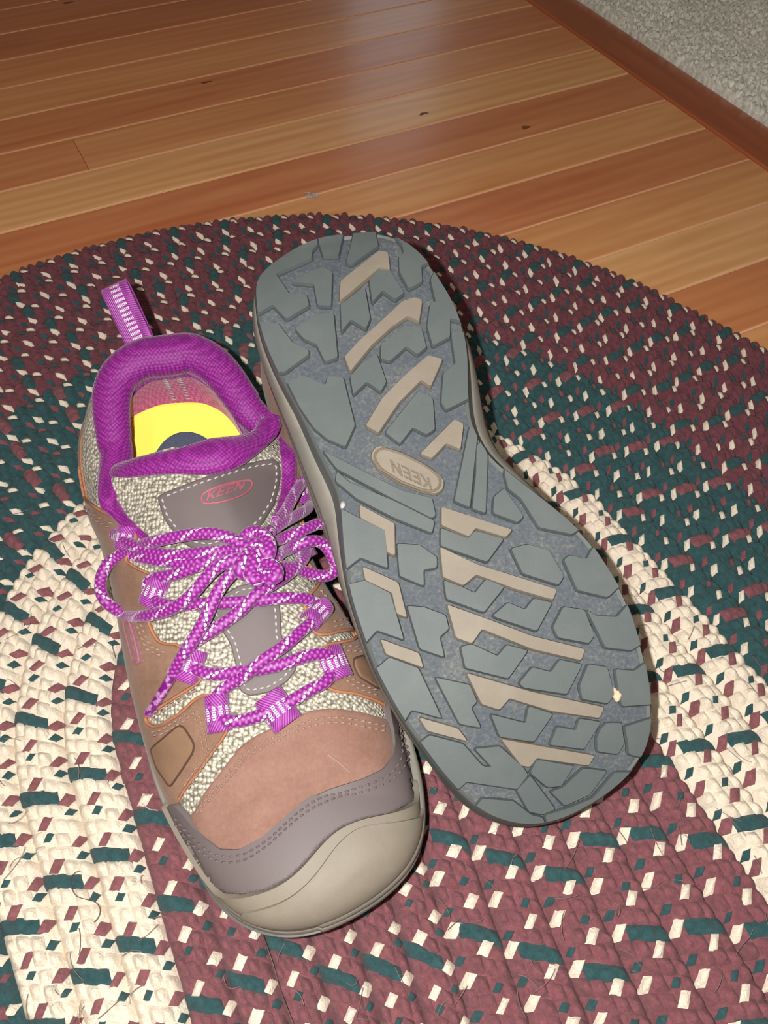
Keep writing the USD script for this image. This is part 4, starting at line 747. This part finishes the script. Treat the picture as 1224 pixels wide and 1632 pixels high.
# webbing lace loops
def loop(p0, p1, w, r=.0045, name='lace_loop', lean=0):
    """a tape loop from p0 to p1 (pixels), arched over the cord"""
    a, Na = px_surf([p0]); b, Nb = px_surf([p1]); a, b, n = a[0]+Na[0]*.0016, b[0]+Nb[0]*.0016, (Na[0]+Nb[0])/2
    m = (a+b)/2 + n*r; C = spline(np.array([a-n*.001, a+(b-a)*.12+n*r*.75, m, b-(b-a)*.12+n*r*.75, b-n*.001]), n=26)
    wd = np.cross(b-a, n); vf, uv = strip(C, wd, abs(w), .001); return part(name, vf, TAPE, up, w > 0, uv=uv, smooth=40)
for p0, p1, w in (((198,856),(216,860),.010), ((240,938),(263,950),.0125), ((288,1052),(322,1066),.0135), ((334,1140),(366,1134),.0145), ((424,1146),(462,1118),.0140), ((510,994),(490,972),.0135), ((544,1056),(514,1066),.0135), ((492,765),(468,786),-.0125), ((484,878),(470,884),-.009)): loop(p0, p1, w)
# lacing: one cord from eyelet to eyelet, the bow's loops, ends and knot
def lace(px, h, name='lace', both=True, r=.0026, **k):
    P = strand(px, h, step=.0014); v, f, uv = tube(P, r, 14); return part(name, (v, f), LACE, LC if name != 'lace' else None, both, uv=uv, smooth=True, **k)
LC = None
LC = lace([(520,1078),(512,1091),(492,1102),(465,1118),(440,1130),(418,1140),(385,1149),(362,1148),(350,1140),(345,1126),(350,1112),(363,1096),(385,1083),(402,1071),(422,1055),(446,1038),(470,1016),(484,1003),(497,990),(502,976),(496,967),(486,964)],
          [.004,.0045,.004,.0035,.0035,.0035,.0036,.004,.0035,.004,.0036,.0035,.0038,.0058,.0066,.006,.005,.0045,.0035,.003,.0036,.004], label='purple cord lace with white flecks')
lace([(530,1072),(528,1058),(518,1050),(506,1048),(487,1049),(457,1059),(418,1068),(379,1073),(340,1075),(324,1070),(312,1062),(303,1050),(308,1035),(321,1022),(343,1008),(367,991),(388,975),(410,953),(433,937),(457,918),(472,900),(477,886),(480,876)],
     [.0035,.0035,.0042,.0046,.0045,.0042,.0038,.0036,.0036,.0036,.0034,.0034,.0036,.0040,.0042,.0044,.0055,.0070,.0060,.0050,.0045,.0040,.003], 'lace_strand')
lace([(486,964),(469,960),(437,960),(398,962),(359,964),(320,965),(287,967),(262,962),(248,948),(244,932),(254,924),(279,920),(303,913),(330,902),(352,893),(378,893),(398,886)],
     [.004,.0045,.0048,.0042,.0040,.0040,.0040,.0038,.0030,.0034,.0038,.0042,.0042,.0044,.005,.0065,.009], 'lace_strand')
lace([(190,852),(205,858),(216,867),(236,877),(255,884),(285,888),(312,887),(340,885),(365,884),(388,880),(402,878)], [.002,.0034,.0040,.0042,.0044,.0044,.0046,.005,.0055,.0085,.010], 'lace_strand', both=False)
lace([(423,847),(439,824),(456,791),(470,771),(480,766),(488,778),(483,797),(470,817),(447,839),(430,852),(415,866)], [.0085,.0075,.006,.0045,.0035,.0035,.0045,.006,.007,.0085,.010], 'lace_strand', both=False)
lace([(222,887),(244,892),(263,896),(287,899),(305,902),(325,900),(345,893)], [.0036,.004,.004,.0042,.0042,.0042,.003], 'lace_strand', both=False)
# free bow loops and ends (they stand off the upper, over open air: traced with their height above the rug)
def free(px, z, name, both=False, r=.0026, **k):
    P = np.array([l1(at_z([p], q+.0115))[0] for p, q in zip(px, z)]); P = spline(P, step=.0014); v, f, uv = tube(P, r, 14)
    return part(name, (v, f), LACE, LC, both, uv=uv, smooth=True, **k)
def ht(px, off): P, N = px_surf([px]); return float((P+N*off)[0, 2])
bowl = [(408,882),(392,872),(362,856),(325,850),(285,855),(245,863),(205,878),(178,893),(163,915),(160,938),(170,960),(195,977),(225,982),(255,977),(282,966),(305,948),(325,925),(348,903),(375,892),(398,890)]
hl_ = [ht((405,880),.010)]+[ht(p, o) for p, o in zip(bowl[1:6], (.011,.010,.0095,.009,.009))]+[.074,.070,.068,.066,.064]+[ht(p, o) for p, o in zip(bowl[11:19], (.007,.0075,.0085,.009,.0095,.010,.011,.012))]+[ht((398,890),.012)]
free(bowl, hl_, 'bow_loop', label='wide left loop of the bow')
bowr = [(414,888),(428,896),(443,886),(463,874),(489,864),(507,863),(520,872),(531,890),(535,904),(526,916),(507,917),(485,911),(461,904),(437,904),(418,900)]
zr = [ht((414,888),.012),ht((428,896),.010),ht((443,886),.0095),ht((463,874),.0095),.078,.076,.073,.070,.068,.068,.070,ht((480,908),.007),ht((461,904),.008),ht((437,904),.0095),ht((418,900),.011)]
free(bowr, zr, 'bow_loop', label='small right loop of the bow')
free([(418,872),(430,865),(448,859),(474,849),(492,841),(505,836),(512,836)], [ht((418,872),.011),ht((430,864),.010),ht((448,859),.009),.080,.078,.076,.073], 'lace_end', label='short right lace end')
e = [(396,890),(383,902),(366,918),(350,938),(338,962),(325,990),(310,1016),(297,1036),(284,1058),(276,1074)]
free(e, [ht(p, o) for p, o in zip(e, (.012,.0105,.010,.010,.010,.0098,.0095,.010,.0085,.007))], 'lace_end', label='long lace end hanging over the side')
e2 = [(277,1072),(268,1088),(255,1110),(245,1125),(237,1136)]; P = np.array([l1(at_z([p], ht(p, o)+.0115))[0] for p, o in zip(e2, (.007,.0062,.0055,.005,.0045))]); P = spline(P, step=.002)
v, f, uv = tube(P, np.interp(np.linspace(0, 1, len(P)), [0, .1, 1], [.0026, .0021, .0020]), 12)
part('aglet', (v, f), mat('aglet_plastic', {'g': ('texture_coordinate', {}), 'n': ('noise_texture', {'scale': 420, 'detail': 2}), 'r': ('rgb_ramp', {'ramp': [(.45, ph(140, 22, 146, 1.8)), (.62, ph(226, 170, 226, 1.8))]}), 'p': ('principled_bsdf', {'roughness': .2, 'coat_weight': .6})}, [('g.object', 'n.vector'), ('n.fac', 'r.fac'), ('r.color', 'p.base_color')]), LC, False, smooth=True, label='clear-sleeved lace tip')
KN = [[(388,864),(397,850),(411,848),(424,857),(430,872),(427,886),(417,897)], [(401,866),(396,880),(388,894),(381,906),(386,914),(394,906)], [(407,858),(412,872),(408,888),(402,906),(399,919),(408,925),(416,914),(416,898)], [(414,896),(420,908),(430,920),(440,920),(440,908),(428,898),(415,890)], [(386,878),(396,870),(409,868),(418,878),(416,890)]]
for q in KN:
    free(q, [ht((405,882), .0125 + .0035*math.sin(math.pi*i/(len(q)-1))) - .0016*(abs(p[1]-885)/30) for i, p in enumerate(q)], 'knot_turn', both=True, r=.0028)
# ---- both shoes
SHOES = []
for k, (tf, flip, org, lab) in enumerate(((w1, False, S1O, 'brown and grey hiking shoe standing upright with purple laces tied in a bow'),
                                          (w2, True, S2O+S2X*.13-S2Z*.05, 'upturned hiking shoe showing its grey and tan lugged tread'))):
    t = thing('hiking_shoe', lab, 'shoe', loc=org, group=None); prims = []
    for name, (v, f), m, parent, both, o in PARTS:
        if k and not both: prims.append(None); continue
        if not k and name in ('lug', 'tan_lug', 'tread_badge', 'badge_rim') : prims.append(None); continue
        if parent is not None and prims[parent] is None: prims.append(None); continue
        v = tf(np.asarray(v)) - org; f = np.asarray(f)
        top = t if parent is None else prims[parent]
        if parent is not None and PARTS[parent][3] is not None:                     # never deeper than a sub-part
            gp = PARTS[parent][3]; top = prims[gp]
        prims.append(obj(name, (v, f[:, ::-1] if flip else f), m, top, **({'smooth': o.get('smooth', False)} | {a: b for a, b in o.items() if a in ('uv', 'kind', 'label')}) if o.get('uv') is None else {'smooth': True, 'uv': o['uv'], 'kind': o.get('kind'), 'label': o.get('label')}))
    SHOES.append(t)
# ------------------------------------------------------------------ small things: lint, hairs, grit
FUZZ = simple('grey_lint_fibre', lin(176, 176, 178), .9); HAIR = simple('brown_hair', lin(84, 62, 56), .4); GRIT = simple('pale_grit', lin(206, 170, 140), .8, (900, .4, .0006))
lw = at_z([(497, 312)], .0015)[0]; m = MB()
for k in range(26):
    a = rng.normal(0, 1, 3)*[.0021, .0014, .0007]; p = np.array([a + rng.normal(0, .0005, 3)*j for j in range(4)]); p[:, 2] = np.abs(p[:, 2])*.8 + .0004
    m.add(*tube(spline(p, n=9), .00026, 4)[:2])
t = thing('lint', 'tiny grey tuft of lint on the wooden floor just past the rug edge', 'lint', (lw[0], lw[1], 0)); obj('lint_fibres', m.mesh(), FUZZ, t, smooth=True, kind='stuff')
def hair(px, label, z=.0128, r=.00022, m=HAIR):
    P = spline(at_z(px, z), n=60); P[:, 2] += .0006*np.sin(np.linspace(0, 9, 60)); o = P.mean(0); o[2] = z
    t = thing('hair', label, 'hair', o); obj('hair_strand', tube(P-o, r, 5)[:2], m, t, smooth=True)
hair([(414, 1478), (424, 1504), (436, 1540), (446, 1575), (457, 1605), (470, 1640)], 'long straight hair lying on the rug below the toe of the upright shoe')
hair([(128, 1388), (116, 1396), (114, 1410), (120, 1426), (134, 1432), (152, 1438), (160, 1450), (150, 1470)], 'curly hair on the cream rounds of the rug at lower left', r=.00018)
hair([(226, 1280), (236, 1288), (252, 1292)], 'short pale thread on the rug left of the toe of the upright shoe', r=.00018, m=FUZZ)
def grit(px, lift, r, label, m_=GRIT):
    q = to_sole([px])[0]; P = w2(np.array([[q[0], q[1], float(spring(q[0]))+lift]]))[0]
    s_ = trimesh.creation.icosphere(2, r); s_.vertices *= np.array([1, 1.5, .6]); s_.vertices += (meshkit.noise(s_.vertices*900, 2)[:, None]-.5)*r*.7
    t = thing('grit', label, 'grit', P); obj('grain', s_, m_, t, smooth=40)
grit((984, 1106), .0012, .0020, 'peach-coloured crumb of grit stuck between the tread lugs of the upturned shoe')
grit((546, 803), .0016, .0011, 'white speck of grit at the waist of the upturned sole', THREADW)
# loose frayed threads standing off the rug, too fine to count
m = MB()
for k in range(150):
    x, y = rng.uniform(0, 1224), rng.uniform(820, 1632); p = at_z([(x, y)], .0125)[0]
    if TREAD_POLY.buffer(.006).contains(Point(*l1(p)[:2])): continue
    d = rng.normal(0, 1, 2); d /= np.linalg.norm(d); L_ = rng.uniform(.004, .011); q = np.array([p, p+[*d*L_*.5, rng.uniform(0, .001)], p+[*(d*L_+rng.normal(0, .002, 2)), rng.uniform(-.001, .0015)]])
    m.add(*tube(spline(q, n=7), .00013, 4)[:2])
obj('loose_threads', m.mesh(), simple('frayed_thread', lin(120, 100, 96), .7), rug, smooth=True, kind='stuff')
